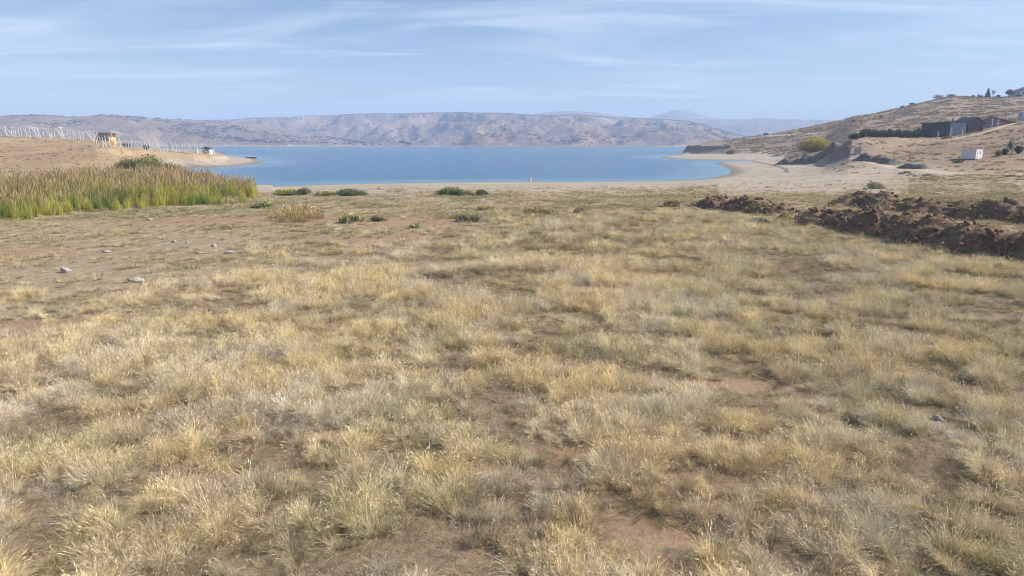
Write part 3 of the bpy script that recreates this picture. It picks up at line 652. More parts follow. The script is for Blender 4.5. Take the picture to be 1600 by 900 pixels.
GR1, GR2 = (.07, .10, .035), (.17, .19, .06); OL1, OL2 = (.10, .10, .045), (.24, .21, .09); ST1, ST2 = (.36, .29, .16), (.52, .42, .22); DG1, DG2 = (.025, .05, .025), (.07, .11, .05)
def gy(row, z=0.): return G(800, row, z)[1]
near_sh = [
 ('low yellow-green bush on the beach just right of the reeds', 446, 304, 4.4, 1.15, (.09,.11,.03), (.28,.28,.06)),
 ('dark purplish bush touching the right side of the yellow-green beach bush', 471, 304, 2.3, 1.25, (.07,.075,.045), (.16,.15,.09)),
 ('smallest yellow-green bush in the row on the beach, third from the reeds', 501, 306, 2.6, .85, (.10,.10,.035), (.27,.25,.07)),
 ('wide dark green bush at the right end of the beach row beside the reeds', 544, 305, 4.4, 1.15, (.05,.07,.03), (.15,.16,.07)),
 ('dark green bush on the open beach left of the white marker', 702, 306, 3.4, 1.45, (.045,.075,.03), (.15,.18,.08)),
 ('low brownish bush joined to the right of the dark green beach bush', 726, 306, 2.2, .7, (.11,.08,.05), (.2,.15,.09)),
 ('small round dark bush standing alone on the beach near the water centre', 752, 305.5, 1.6, .95, (.05,.065,.03), (.12,.13,.06)),
 ('greyish olive dome of shrub casting a shadow on the bare ground', 735, 346, 2.3, .95, (.10,.105,.06), (.22,.21,.12)),
 ('straw and olive upright weed clump at the end of the golden reed stubble', 544, 348, 1.9, 1.1, (.15,.13,.06), (.42,.33,.17)),
 ('small dark olive bush right of the straw weed clump', 586, 346, 1.3, .62, (.10,.10,.05), (.22,.20,.11)),
 ('tiny pale yellow tuft alone on the reddish bare soil', 645, 357, .8, .55, (.20,.19,.06), (.52,.42,.2)),
 ('wide brown-topped grass hummock in the middle distance', 845, 334, 3.4, .75, (.13,.12,.05), (.34,.26,.14)),
 ('brown dry weed right of the wide brown-topped hummock', 907, 333, 1.3, .7, (.14,.12,.07), (.27,.21,.13)),
 ('tall straw-brown grass clump just left of the dug earth banks', 1053, 322, 1.9, 1.15, (.16,.13,.06), (.38,.28,.15)),
 ('small olive weed behind the grey dome shrub', 757, 329, 1.5, .6, (.15,.14,.06), (.33,.27,.14)),
 ('green weed growing where the dug bank meets the grass', 1195, 352, 2.1, .7, (.11,.11,.06), (.24,.22,.13)),
 ('olive weed leaning on the foot of the middle earth bank', 1236, 348, 1.3, 1.15, (.15,.14,.05), (.32,.27,.11)),
 ('small leafy green plant at the corner of the reeds', 404, 324, 2.2, .8, (.09,.12,.04), (.24,.26,.09)),
 ('young pale green bush on the sand beyond the earth banks', 1374, 297, 2.4, 1.3, (.15,.15,.08), (.30,.28,.16)),
]
for i, (lb, px, row, wd, hg, b, t_) in enumerate(near_sh):
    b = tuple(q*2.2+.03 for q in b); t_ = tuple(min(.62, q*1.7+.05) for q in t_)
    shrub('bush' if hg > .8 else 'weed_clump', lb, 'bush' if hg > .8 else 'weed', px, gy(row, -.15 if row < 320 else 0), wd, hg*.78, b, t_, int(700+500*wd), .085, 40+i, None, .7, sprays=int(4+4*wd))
# golden reed stubble (450,330)
def tussock(name, label, cat, pts, seed, h, width, tintA, lean=.3, heads=.3, R=.35, n=90):
    g = np.random.default_rng(seed); V0 = []; Q0 = []; A0 = []; H0 = []; o = 0
    cx_, cy_ = pts[0]; cz = Hs(cx_, cy_)
    for i, (x, y) in enumerate(pts):
        V, Q, A, HT, SD = blades(n, R, h*g.uniform(.75, 1.15), lean, width, seed*31+i, heads, 3, .5, .65)
        V = V+np.array([x-cx_, y-cy_, Hs(x, y)-cz]); V0.append(V); Q0.append(Q+o); A0.append(A); H0.append(HT); o += len(V)
    key = tintA
    if key not in LM: LM[key] = mat_leafy('dry_blades', .3, tuple(q*.6 for q in tintA), tintA)
    ob_ = ob(name, np_mesh(name, np.vstack(V0), np.vstack(Q0), None, LM[key], False, dict(tone=np.concatenate(A0), ht=np.concatenate(H0)))); ob_.location = (cx_, cy_, cz); tag(ob_, label, cat); return ob_
g_ = random.Random(3)
tussock('reed_stubble', 'golden dry reed stubble standing between the green reeds and the beach bushes', 'dry reeds', [G(g_.uniform(416, 500), 347-g_.uniform(0, 12)) for _ in range(26)], 5, 1.0, .02, (.58, .45, .22), .18, .3, .4, 60)
tussock('straw_tussock', 'pale straw tussock, widest in the middle distance, below the brown-topped hummock', 'grass tussock', [G(g_.uniform(820, 915), 392-g_.uniform(0, 14)) for _ in range(22)], 6, .62, .011, (.60, .50, .31), .6, .5, .3, 110)
tussock('straw_tussock', 'bright golden tussock right of the centre, in front of the straw hillocks', 'grass tussock', [G(g_.uniform(985, 1040), 384-g_.uniform(0, 10)) for _ in range(12)], 7, .55, .011, (.60, .48, .25), .6, .5, .3, 100)

# ------------------------------------------------------------------ dug earth banks
def bank(path, width, h, seed, name='dirt_bank', mat='dirt', grassy=None, res=.16, rough=1.0):
    P_ = np.array(path); d = np.r_[0, np.cumsum(np.hypot(*np.diff(P_, axis=0).T))]; n = int(d[-1]/res); m = int(width*1.5/res)
    s = np.linspace(0, d[-1], n); cx_ = np.interp(s, d, P_[:, 0]); cy_ = np.interp(s, d, P_[:, 1]); k_ = max(3, int(2/res))
    ker = np.ones(k_)/k_; cxp = np.convolve(np.pad(cx_, k_//2, 'edge'), ker, 'same')[k_//2:k_//2+n]; cyp = np.convolve(np.pad(cy_, k_//2, 'edge'), ker, 'same')[k_//2:k_//2+n]
    tx = np.gradient(cxp); ty = np.gradient(cyp); l_ = np.hypot(tx, ty)+1e-9; nx_, ny_ = -ty/l_, tx/l_
    t = np.linspace(-1, 1, m); S, T = np.meshgrid(s, t, indexing='ij')
    X = cxp[:, None]+nx_[:, None]*T*width*.75; Y = cyp[:, None]+ny_[:, None]*T*width*.75
    wob = (fbm(S/2.5, T*0+seed, seed, 3)-.5)*.5; prof = np.clip(1-np.abs(T+wob)**1.7*1.75, -.2, 1)
    ends = sst(0, 3, S)*sst(0, 3, d[-1]-S); hv_ = .72+.6*(fbm(S/3.2, T*0, seed+2, 3)-.3)
    Z = H(X, Y)+prof*h*hv_*ends
    amp = sst(-.1, .3, prof)*ends*rough
    Z = Z+amp*((fbm(X/1.3, Y/1.3, seed+3, 3)-.5)*.85+(fbm(X/.36, Y/.36, seed+4, 4, .6)-.5)*.40*sst(.3, .7, fbm(X/2, Y/2, seed+5, 2)))-.06*(prof < .02)-.10
    X = X+amp*(fbm(X/.5, Y/.5, seed+7, 3)-.5)*.55; Y = Y+amp*(fbm(X/.5+9, Y/.5, seed+8, 3)-.5)*.55
    I = np.arange(n-1)[:, None]; J = np.arange(m-1)[None, :]; Q = np.stack([I*m+J, (I+1)*m+J, (I+1)*m+J+1, I*m+J+1], -1).reshape(-1, 4)
    gr = np.zeros(n*m) if grassy is None else np.broadcast_to((sst(grassy[0], grassy[0]+1.5, S)*(1-sst(grassy[1], grassy[1]+1.5, S))*sst(.35, .6, fbm(X, Y, 9, 3)+.25*T)), (n, m)).reshape(-1)
    o = ob(name, np_mesh(name, np.stack([X, Y, Z], -1).reshape(-1, 3), Q, None, M[mat], False, dict(grassy=gr))); tag(o, kind='structure'); return X, Y, Z, prof
def bp(L_, off): return [(G(a, b)[0]+off[0], G(a, b)[1]+off[1]) for a, b in L_]
B1 = bank(bp([(1225,346),(1300,358),(1380,375),(1450,389),(1530,400),(1600,410),(1720,430),(1900,458)], (1.3, .5)), 4.0, 1.55, 11, grassy=(-1, 6))
B2 = bank(bp([(1270,322),(1340,324),(1400,331),(1500,342),(1600,352),(1720,366),(1900,385)], (1.2, 1.3)), 4.6, 1.6, 12)
B3 = bank(bp([(1085,322),(1130,327),(1185,334),(1240,341),(1262,345)], (.3, 1.6)), 3.4, 1.3, 13)
# loose clods on the banks
def clods():
    g = np.random.default_rng(31); me = bmesh.new(); bmesh.ops.create_icosphere(me, subdivisions=1, radius=1); base = np.array([v.co[:] for v in me.verts]); F = np.array([[v.index for v in f.verts] for f in me.faces]); me.free()
    V = []; T = []; o = 0
    for X, Y, Z, pr in (B1, B2, B3):
        ii = np.argwhere(pr > -.1); ii = ii[g.choice(len(ii), min(len(ii), 1500), False)]
        for a, b in ii:
            r = .02+.20*g.uniform()**5; v = base*r*g.uniform(.55, 1.4, 3)*(1+g.normal(0, .24, (len(base), 1)))+np.array([X[a, b], Y[a, b], Z[a, b]+r*.2]); V.append(v); T.append(F+o); o += len(base)
    ob_ = ob('soil_clods', np_mesh('soil_clods', np.vstack(V), None, np.vstack(T), M['dirt'], False, dict(grassy=np.zeros(o)))); tag(ob_, kind='stuff')
clods()
def bank_weeds():
    g = np.random.default_rng(33); P_ = []; 
    for X, Y, Z, pr in (B1, B2, B3):
        mk = (pr > -.15) & (fbm(X/1.6, Y/1.6, 371, 3) > .55); ii = np.argwhere(mk)
        if len(ii): ii = ii[g.choice(len(ii), min(len(ii), 420), False)]; P_.append(np.stack([X[ii[:, 0], ii[:, 1]], Y[ii[:, 0], ii[:, 1]], Z[ii[:, 0], ii[:, 1]]], -1))
    P_ = np.vstack(P_); n = len(P_); sz = g.uniform(.5, 1.3, n); K = [proto('bank_tuft_%d' % s, M['grass'], [blades(60, .14, .26, .9, .012, 720+s, .2, 3, .4, .6)]) for s in range(3)]
    scatter('bank_weeds', K, P_-np.array([0, 0, .03]), np.stack([g.normal(0, .2, n), g.normal(0, .2, n), g.uniform(0, 6.28, n)], -1), np.stack([sz]*3, -1), g.integers(0, 3, n).astype(float), np.array([(.42, .38, .18), (.55, .45, .27), (.30, .28, .14)])[g.integers(0, 3, n)])
bank_weeds()
# low rough bank of dark stones where the track meets the beach, and the cut edge below the near hill
M['rubble'] = simple('rubble', (.19, .16, .13), .95, .5, 1.5, bump=.8)
bank([XY(1216, 196), XY(1250, 190), XY(1285, 184), XY(1315, 178)], 4.5, 2.3, 15, 'stone_bank', 'rubble', None, .45, 1.3)
bank([XY(1067, 421), XY(1080, 417), XY(1100, 408), XY(1122, 398), XY(1150, 386)], 4.0, 2.1, 18, 'cliff', 'dirt', None, .5, .7)
bank([XY(1335, 143), XY(1375, 138), XY(1412, 131)], 3.4, 1.45, 16, 'stone_bank', 'rubble', None, .4, 1.1)
bank([XY(1405, 128), XY(1440, 123), XY(1468, 120)], 2.5, 1.0, 17, 'stone_bank', 'rubble', None, .4, 1.1)

# ------------------------------------------------------------------ stones on the field
def stone(px, row, wpx, label, seed, flat=.55, mat=None):
    x, y = G(px, row); d = math.hypot(x, y); r = wpx/FPX*d*.42; bm = bmesh.new(); bmesh.ops.create_icosphere(bm, subdivisions=3, radius=1); g = np.random.default_rng(seed)
    c = np.array([v.co[:] for v in bm.verts]); pl = g.normal(0, 1, (13, 3)); pl /= np.linalg.norm(pl, axis=1)[:, None]; lim = g.uniform(.5, .82, 13)
    for q, l_ in zip(pl, lim):
        dd = c@q; c = c-np.maximum(dd-l_, 0)[:, None]*q
    c *= np.array([1, .75, flat])*r*1.15; c += (g.normal(0, .012, c.shape))*r
    for v, q in zip(bm.verts, c): v.co = q
    me = bpy.data.meshes.new('stone'); bm.to_mesh(me); bm.free(); me.materials.append(mat or M['stone']); o = ob('stone', me); o.location = (x, y, Hs(x, y)+r*flat*.45); o.rotation_euler = (g.normal(0, .1), g.normal(0, .1), g.uniform(-.5, .5)); tag(o, label, 'stone')
stone(103, 427, 20, 'cream-coloured stone on the bare ground at the far left, beside a tiny dark hollow', 1)
stone(214, 442, 25, 'largest whitish stone, blocky, on the bare ground at the left', 2, .6)
stone(223, 447, 9, 'small pinkish pebble touching the largest whitish stone', 12, .6)
stone(335, 386, 11, 'upright pale stone near the middle of the bare patch', 3, .9)
stone(312, 397, 13, 'flat pale stone just left of and below the upright stone', 4, .35)
stone(272, 379, 9, 'small round pale stone left of the upright stone', 5)
stone(292, 380, 7, 'tiny pale stone between the round stone and the upright stone', 6)
stone(356, 396, 16, 'low wide pale stone right of the upright stone', 7, .35)
stone(167, 395, 15, 'long flat grey-white stone between the cream stone and the round pale stone', 8, .3)
stone(116, 364, 8, 'white pebble on the bare soil in front of the reeds', 9)
stone(1466, 653, 15, 'pale stone half hidden in the dry grass at the right', 10, .7)
stone(233, 343, 14, 'flat grey stone on the bare ground close to the reeds', 11, .3)
stone(1468, 303, 14, 'whitish flat stone on the sand beyond the earth banks', 13, .3)
stone(1495, 287, 5, 'white pebble on the sand below the white box', 14, .6)
def gravel():
    K = []
    for k in range(4):
        bm = bmesh.new(); bmesh.ops.create_icosphere(bm, subdivisions=2, radius=1); g = np.random.default_rng(k+60); c = np.array([v.co[:] for v in bm.verts])
        for q in g.normal(0, 1, (10, 3)):
            q /= np.linalg.norm(q); c = c-np.maximum(c@q-g.uniform(.5, .8), 0)[:, None]*q
        for v, q in zip(bm.verts, c*np.array([1, .8, .5])): v.co = q
        me = bpy.data.meshes.new('gravel_%d' % k); bm.to_mesh(me); bm.free(); me.materials.append(M['pebble']); K.append(bpy.data.objects.new('gravel_%d' % k, me))
    x, y, g = field_points(14, 95, 2.6, 64); dense, red, n1, n2 = masks(x, y); cl_ = fbm(x/5, y/5, 65, 4); k = (g.uniform(0, 1, len(x)) < (1-.97*dense)*(.12+.88*sst(.48, .66, cl_))) & (lake_sd(x, y) > 2)
    x, y = x[k], y[k]; n = len(x); sz = .018+.085*g.uniform(0, 1, n)**4; scatter('gravel', K, np.stack([x, y, H(x, y)], -1), np.stack([g.normal(0, .3, n), g.normal(0, .3, n), g.uniform(0, 6.28, n)], -1), np.stack([sz]*3, -1), g.integers(0, 4, n).astype(float), np.tile(np.array([[.3, .26, .2]]), (n, 1)))
M['pebble'] = simple('pebbles', (.36, .31, .25), .9, .3, 2, bump=.4)
gravel()
# white slab on the rubble mound
x, y = XY(1341, 152); o = MB().loft([[(-.75,-.4,0),(.7,-.5,0),(.8,.4,0),(-.6,.5,0)],[(-.6,-.3,1.6),(.45,-.35,1.9),(.5,.3,1.9),(-.5,.35,1.5)]]).build('boulder', M['stone']); o.location = (x, y, Hs(x, y)-.1); tag(o, 'upright white boulder on the dark rubble slope', 'boulder')

# ------------------------------------------------------------------ left hill: fences, cabin, canopy, hut, boat
M['conc'] = simple('pale_concrete', (.62, .61, .62), .85, .12); M['white'] = simple('white_paint', (.64, .63, .62), .6, .06); M['wood'] = simple('orange_timber', (.62, .36, .13), .7, .25, 6)
M['darkroof'] = simple('dark_roofing', (.075, .08, .10), .6, .2); M['greyroof'] = simple('grey_blue_roofing', (.25, .25, .33), .5, .15); M['glass'] = simple('window_glass', (.06, .08, .10), .12, .1, spec=.6, bump=0)
M['wire'] = simple('fence_wire', (.35, .35, .36), .5, .1, metal=.6); M['polegreen'] = simple('pale_green_paint', (.30, .40, .32), .7, .1); M['teal'] = simple('teal_panel', (.16, .36, .38), .6, .1); M['pink'] = simple('faded_pink_panel', (.55, .34, .30), .8, .15)
M['steelblue'] = simple('blue_grey_sheet', (.22, .27, .35), .6, .12, 1.5); M['darkgreen'] = simple('dark_green_sheet', (.035, .055, .045), .7, .2); M['brownwall'] = simple('dark_brown_boards', (.12, .085, .075), .8, .25, 2.5)
M['redroof'] = simple('rusty_red_roofing', (.17, .075, .07), .7, .2); M['mauve'] = simple('grey_mauve_render', (.24, .20, .21), .9, .12); M['brick'] = simple('orange_brick', (.45, .19, .10), .9, .25, 6); M['bluepanel'] = simple('blue_panel', (.10, .16, .34), .5, .1)
def fence(name, label, px0, px1, dfun, n, h, seed, leanp, wires=(.35, .75), rad=.085):
    g = random.Random(seed); pts = []
    for i in range(n):
        px = px0+(px1-px0)*(i+g.uniform(-.28, .28))/(n-1); x, y = XY(px, dfun(px)); pts.append((x, y, Hs(x, y)))
    root = empty(name, pts[0]); tag(root, label, 'fence'); bx_, by_, bz_ = pts[0]; tops = []
    for i, (x, y, z) in enumerate(pts):
        hh = h*g.uniform(.88, 1.06); ln = g.uniform(-.06, .06)+(-.22 if g.random() < leanp else 0); x, y, z = x-bx_, y-by_, z-bz_
        m = MB(); m.tube([(x, y, z-.3), (x+ln*hh, y, z+hh*.86), (x+ln*hh-.22, y, z+hh)], [rad, rad*.85, rad*.7], 4); tops.append((x, y, z, ln, hh)); m.build('post', M['conc'], root)
        if g.random() < .16: MB().tube([(x+.1+.75*hh*.8, y+.1, z-.1), (x+ln*hh+.08, y, z+hh*.8)], rad*.75, 4).build('brace', M['conc'], root)
    for f_ in wires:
        m = MB(); m.tube([(x+ln*hh*f_, y-.09, z+hh*f_) for x, y, z, ln, hh in tops], .014, 3); m.build('wire', M['wire'], root)
fence('post_fence', 'long row of tall leaning white concrete posts along the brown hill crest at the left', -60, 152, lambda q: np.interp(q, [-60, 0, 80, 152], [192, 192, 196, 207]), 52, 2.95, 3, .16)
fence('post_fence', 'row of shorter pale posts running down the slope below the timber cabin to the point', 147, 318, lambda q: np.interp(q, [147, 165, 200, 260, 318], [158, 168, 196, 209, 226]), 36, 2.75, 4, .08, (.3, .6, .9))
# timber cabin with porch
def at(px, Yd, dz=0): x, y = XY(px, Yd); return (x, y, Hs(x, y)+dz)
c = empty('cabin', at(170, 226, -.1), -.12); tag(c, 'small orange timber cabin with a shallow grey-blue roof and white window', 'cabin')
MB().box(-.35, 0, 1.6, 3.6, 3.4, 3.4).build('wall', M['wood'], c)
MB().loft([[(-3.4,-2.5,3.2),(3.1,-2.5,3.2),(3.1,2.5,3.2),(-3.4,2.5,3.2)],[(-3.4,-2.5,3.36),(3.1,-2.5,3.36),(3.1,2.5,3.36),(-3.4,2.5,3.36)],[(-1.7,-.6,4.15),(1.2,-.6,4.15),(1.2,.6,4.15),(-1.7,.6,4.15)]]).build('roof', M['greyroof'], c)
wf = MB().box(-.5, -1.74, 1.75, 1.75, .08, 1.75).build('window', M['white'], c); MB().box(-.5, -1.80, 1.8, .55, .06, 1.3).build('pane', M['glass'], wf)
for q in (1.75, 2.35, 2.9): MB().tube([(q, -2.1, -.3), (q, -2.1, 3.2)], .09, 6).build('porch_post', M['white'], c)
MB().box(2.2, -1.0, .35, 1.9, 3.0, .25).build('deck', M['wood'], c)
for q in (.95, .6): MB().box(2.25, -2.14, q, 1.7, .06, .09).build('rail', M['wood'], c)
shrub('bush', 'dark bush standing against the left side of the timber cabin', 'bush', 155.5, 222, 3.0, 2.7, DG1, DG2, 900, .16, 90)
shrub('shrub', 'bluish leafless-looking shrub on the slope right of the timber cabin', 'shrub', 196, 214, 3.6, 2.1, (.10,.10,.09), (.20,.20,.18), 900, .12, 91)
shrub('shrub', 'brownish shrub behind the lower pale posts, right of the bluish shrub', 222, 212, 2.6, 1.5, (.12,.10,.07), (.23,.20,.14), 600, .12, 92) if False else shrub('shrub', 'brownish shrub behind the lower pale posts, right of the bluish shrub', 'shrub', 229, 206, 3.4, 2.0, (.12,.10,.07), (.23,.20,.14), 800, .12, 92)
cn = empty('shade_canopy', at(90, 200)); tag(cn, 'flat white canopy roof raised on thin posts among the leaning white posts', 'canopy')
MB().box(0, 0, 3.15, 2.7, 2.0, .16).build('roof', M['white'], cn)
for a in (-1.2, 1.2):
    for b in (-.85, .85): MB().tube([(a, b, -.2), (a, b, 3.07)], .05, 6).build('post', M['conc'], cn)
h_ = empty('hut', at(323, 268, -.05), -.1); tag(h_, 'tiny pale hut with a dark peaked roof near the end of the left point', 'hut')
MB().box(0, 0, 1.0, 2.9, 2.4, 2.1).build('wall', M['conc'], h_); MB().box(0, -1.22, 1.62, 2.2, .05, .6).build('upper_panel', M['teal'], h_); MB().box(.1, -1.23, .55, 1.3, .05, .9).build('door', M['pink'], h_)
MB().poly_prism([(-1.95, 2.02), (1.95, 2.02), (1.7, 2.25), (.1, 2.85), (-1.7, 2.25)], -1.5, 1.5).build('roof', M['darkroof'], h_)
o = MB().tube([(0, 0, -.2), (0, 0, 2.5)], .16, 8).build('post', M['white']); o.location = at(333, 266); tag(o, 'single thick white post just right of the tiny hut on the point', 'post')
o = MB().tube([(0, 0, -.2), (0, 0, 2.4)], .13, 8).build('post', M['conc']); o.location = at(307, 220); tag(o, 'yellowish-white post on the grassy slope left of the tiny hut', 'post')
b_ = empty('rowing_boat', (XY(391, 318)[0], 318, WZ+.02), .08); tag(b_, 'dark rowing boat lying at the shore of the left sandy point', 'boat')
def ring(x, wd, zb, zt, n=9):
    return [(x, wd*cos(pi*k/(n-1)+pi)*1.0, zt-(zt-zb)*sin(pi*k/(n-1))**.7) for k in range(n)]
def hull(s, e=0): return [ring(x, wd*s, zb+e, zt) for x, wd, zb, zt in ((-2.3,.35,.1,.75),(-1.6,.75,-.05,.68),(-.5,.95,-.1,.62),(.7,.9,-.1,.64),(1.7,.55,-.02,.74),(2.45,.06,.3,.95))]
m = MB(); R1 = hull(1); m.loft(R1); m.build('hull', M['darkroof'], b_, True)
for q in (-1.2, .2): MB().box(q, 0, .66, .3, 1.6, .05).build('bench', M['wood'], b_)
MB().tube([(-2.2,-.45,.76),(-1.6,-.78,.71),(-.5,-.97,.65),(.7,-.92,.67),(1.7,-.57,.77),(2.4,-.06,.97)], .045, 6).build('gunwale', M['white'], b_); MB().tube([(-2.2,.45,.76),(-1.6,.78,.71),(-.5,.97,.65),(.7,.92,.67),(1.7,.57,.77),(2.4,.06,.97)], .045, 6).build('gunwale', M['white'], b_)
# tall clump of reeds in front of the left point
shrub('reed_clump', 'green tall reed clump rising behind the reed bed toward the point', 'reeds', 228, 128, 7, 3.3, (.14,.18,.05), (.42,.39,.14), 900, .2, 95, None, 1.6, sprays=60)
shrub('reed_clump', 'straw-brown reed clump right of the green tall clump', 'reeds', 262, 127, 5.5, 2.5, (.13,.13,.05), (.42,.35,.17), 900, .2, 96, None, 1.6, sprays=50)
shrub('reed_clump', 'straw-brown reed clump left of the green tall clump', 'reeds', 196, 128, 5.0, 2.2, (.15,.14,.06), (.42,.35,.17), 900, .2, 97, None, 1.6, sprays=50)
# white marker at the water's edge
mx_, my_ = G(829, 285.5, WZ); o = MB().loft([[(-.12+dx+r*cos(k*pi/4), r*.8*sin(k*pi/4), z) for k in range(8)] for dx, r, z in ((0,.10,-.15),(.0,.17,.05),(.02,.20,.22),(.07,.17,.5),(.14,.10,.8),(.18,.03,1.05))]).build('marker', M['white'], None, True)
o.location = (mx_, my_, WZ+.05); tag(o, 'small white tapering marker standing at the water edge near the centre', 'marker')

# ------------------------------------------------------------------ right hillside: farm buildings
bz = at(1475, 200)[2]
def B(px, Yd, z=None, rz=0, nm='shed'):
    x, y = XY(px, Yd); return empty(nm, (x, y, Hs(x, y) if z is None else z), rz)
zc_ = ZX(1475, 213, 205)[1]
s1 = B(1472, 205, zc_-.1, .05, 'long_shed'); tag(s1, 'long low shed with a flat dark roof, dark green left half and blue-grey right half', 'shed')
MB().box(-2.6, 0, 1.75, 5.0, 5.2, 4.3).build('wall', M['darkgreen'], s1); MB().box(2.45, .15, 1.8, 5.0, 5.2, 4.4).build('sheet_wall', M['steelblue'], s1)
MB().poly_prism([(-5.6, 3.75), (5.3, 4.25), (5.3, 4.5), (-5.6, 4.0)], -3.0, 3.2).build('roof', M['darkroof'], s1)
for q in (.9, 2.5, 4.0): MB().box(q, -2.49, 1.8, .06, .06, 4.3).build('seam', M['conc'], s1)
d_ = MB().box(-.45, -2.63, 1.0, .95, .08, 3.0).build('door', M['darkroof'], s1); MB().box(-.1, -2.70, 1.2, .12, .05, .12).build('handle', M['wire'], d_)
zb_ = ZX(1509, 209, 206)[1]
s2 = B(1509.5, 206.5, zb_-.6, .08, 'barn'); tag(s2, 'dark wooden barn with a pointed black gable between the two sheds', 'barn')
MB().poly_prism([(-2.35, -.6), (2.35, -.6), (2.35, 3.6), (0, 5.1), (-2.35, 3.6)], -3, 3).build('wall', M['brownwall'], s2)
for sg in (-1, 1): MB().poly_prism([(0, 5.35), (sg*2.9, 3.55), (sg*2.9, 3.3), (0, 5.12)], -3.4, 3.4).build('roof', M['darkroof'], s2)
MB().box(-.1, -3.04, 1.2, 1.9, .08, 2.6).build('door', M['redroof'], s2); MB().box(1.45, -3.04, 2.0, .9, .08, 1.4).build('green_panel', M['darkgreen'], s2)
MB().tube([(-3.6, 2, 1.5), (-3.6, 2, 5.0)], .22, 8).build('chimney', M['darkroof'], s2)
zd_ = ZX(1545, 201, 214)[1]
s3 = B(1545, 214, zd_-.9, .02, 'low_shed'); tag(s3, 'low shed with a long dark-red roof sloping down to the right of the barn', 'shed')
MB().poly_prism([(-4.4, -.8), (4.2, 0), (4.2, 2.6), (-1.8, 4.0), (-4.4, 3.2)], -2.5, 2.5).build('wall', M['mauve'], s3)
MB().poly_prism([(-2.2, 4.15), (5.0, 2.45), (5.0, 2.7), (-2.2, 4.45)], -3.1, 3.1).build('roof', M['redroof'], s3); MB().poly_prism([(-4.9, 3.15), (-2.2, 4.1), (-2.2, 4.4), (-4.9, 3.4)], -3.1, 3.1).build('roof', M['redroof'], s3)
for q in (-3.4, -2.1): w_ = MB().box(q, -2.54, 2.45, 1.0, .08, .6).build('window', M['bluepanel'], s3)
MB().box(.9, -2.54, 2.35, 3.2, .08, .55).build('blind', M['pink'], s3)
for px, dd, hh, lb in ((1464, 196, 1.9, 'short white post in front of the dark green end of the long shed'), (1483.5, 193, 2.7, 'white post in front of the blue-grey wall of the long shed'), (1501.5, 199, 1.9, 'white post at the left corner of the dark barn'), (1525, 206, 2.6, 'leaning white post between the barn and the low shed'),
  (1546, 205, 3.0, 'grey-white post before the middle of the low shed'), (1555, 206, 2.2, 'shorter grey-white post before the right end of the low shed'), (1568, 212, 2.6, 'pale post just beyond the tip of the red roof')):
    o = MB().tube([(0, 0, -.3), (.12 if 'leaning' in lb else .02, 0, hh)], .11, 6).build('post', M['conc']); o.location = at(px, dd); tag(o, lb, 'post')
o = empty('panel_stand', at(1588, 214)); tag(o, 'grey framed panel on two legs on the slope above the right edge dirt track', 'panel')
MB().box(0, 0, 2.0, 1.5, .1, 2.0).build('panel', M['steelblue'], o)
for a in (-.72, .72): MB().box(a, -.08, 1.4, .14, .14, 3.4).build('leg', M['conc'], o)
MB().box(.0, -.09, 3.03, 1.6, .12, .12).build('frame', M['conc'], o)
m = MB(); g = random.Random(8)
for i in range(26): m.box(g.uniform(-1.5, 1.5), g.uniform(-.5, .5), .12+.2*(i % 3), g.uniform(.3, .5), .3, .2, g.uniform(-.4, .4))
o = m.build('brick_heap', M['brick']); o.location = at(1479, 190); tag(o, 'low heap of orange-red bricks at the foot of the blue-grey shed wall', 'brick heap')
# white container box by the lower slope
wb = empty('container', (*G(1520, 255.5, 1.7), 0)); x, y = XY(1521, 131); wb.location = (x, y, Hs(x, y)-.1); wb.rotation_euler = (0, 0, .62); tag(wb, 'white boxy container with a grey-blue shaded side below the farm buildings', 'container')
MB().box(0, 0, .95, 2.9, 2.5, 1.75).build('body', M['white'], wb); MB().box(0, 0, 1.87, 3.05, 2.65, .09).build('roof', M['conc'], wb)
MB().box(.3, -1.27, 1.25, .5, .06, .45).build('window', M['steelblue'], wb); MB().box(-.6, -1.27, .85, .7, .06, 1.4).build('door', M['conc'], wb)
for a in (-1.1, 1.1): MB().box(a, 0, .04, .2, 2.3, .2).build('skid', M['brownwall'], wb)
pl = empty('pole', at(1583, 133)); tag(pl, 'pale green pole with a white edge rising among the dark bushes near the right edge', 'pole')
MB().tube([(0, 0, -.2), (0, 0, 3.1)], .07, 8).build('shaft', M['polegreen'], pl); MB().box(.17, -.05, 1.6, .08, .08, 3.0).build('strip', M['white'], pl)
shrub('bush', 'dark purple-green bush at the foot of the pale green pole', 'bush', 1573, 132, 1.9, 1.5, (.04,.035,.04), (.10,.09,.08), 900, .12, 101)
shrub('bush', 'dark green bush right of the pale green pole at the picture edge', 'bush', 1594, 132, 2.3, 1.9, DG1, DG2, 900, .12, 102)
shrub('bush', 'orange-brown dry bush between the white container and the dark bushes', 'bush', 1563, 131, 1.7, 1.5, (.28,.17,.06), (.48,.32,.13), 700, .1, 103)
shrub('bush', 'thin green bush behind the pale green pole', 'bush', 1580, 139, 1.6, 2.4, (.07,.10,.06), (.16,.22,.12), 700, .1, 104)
shrub('bush', 'low green scrub at the foot of the slope left of the white container', 'bush', 1503, 126, 2.6, .7, (.09,.10,.05), (.22,.22,.12), 600, .09, 105)
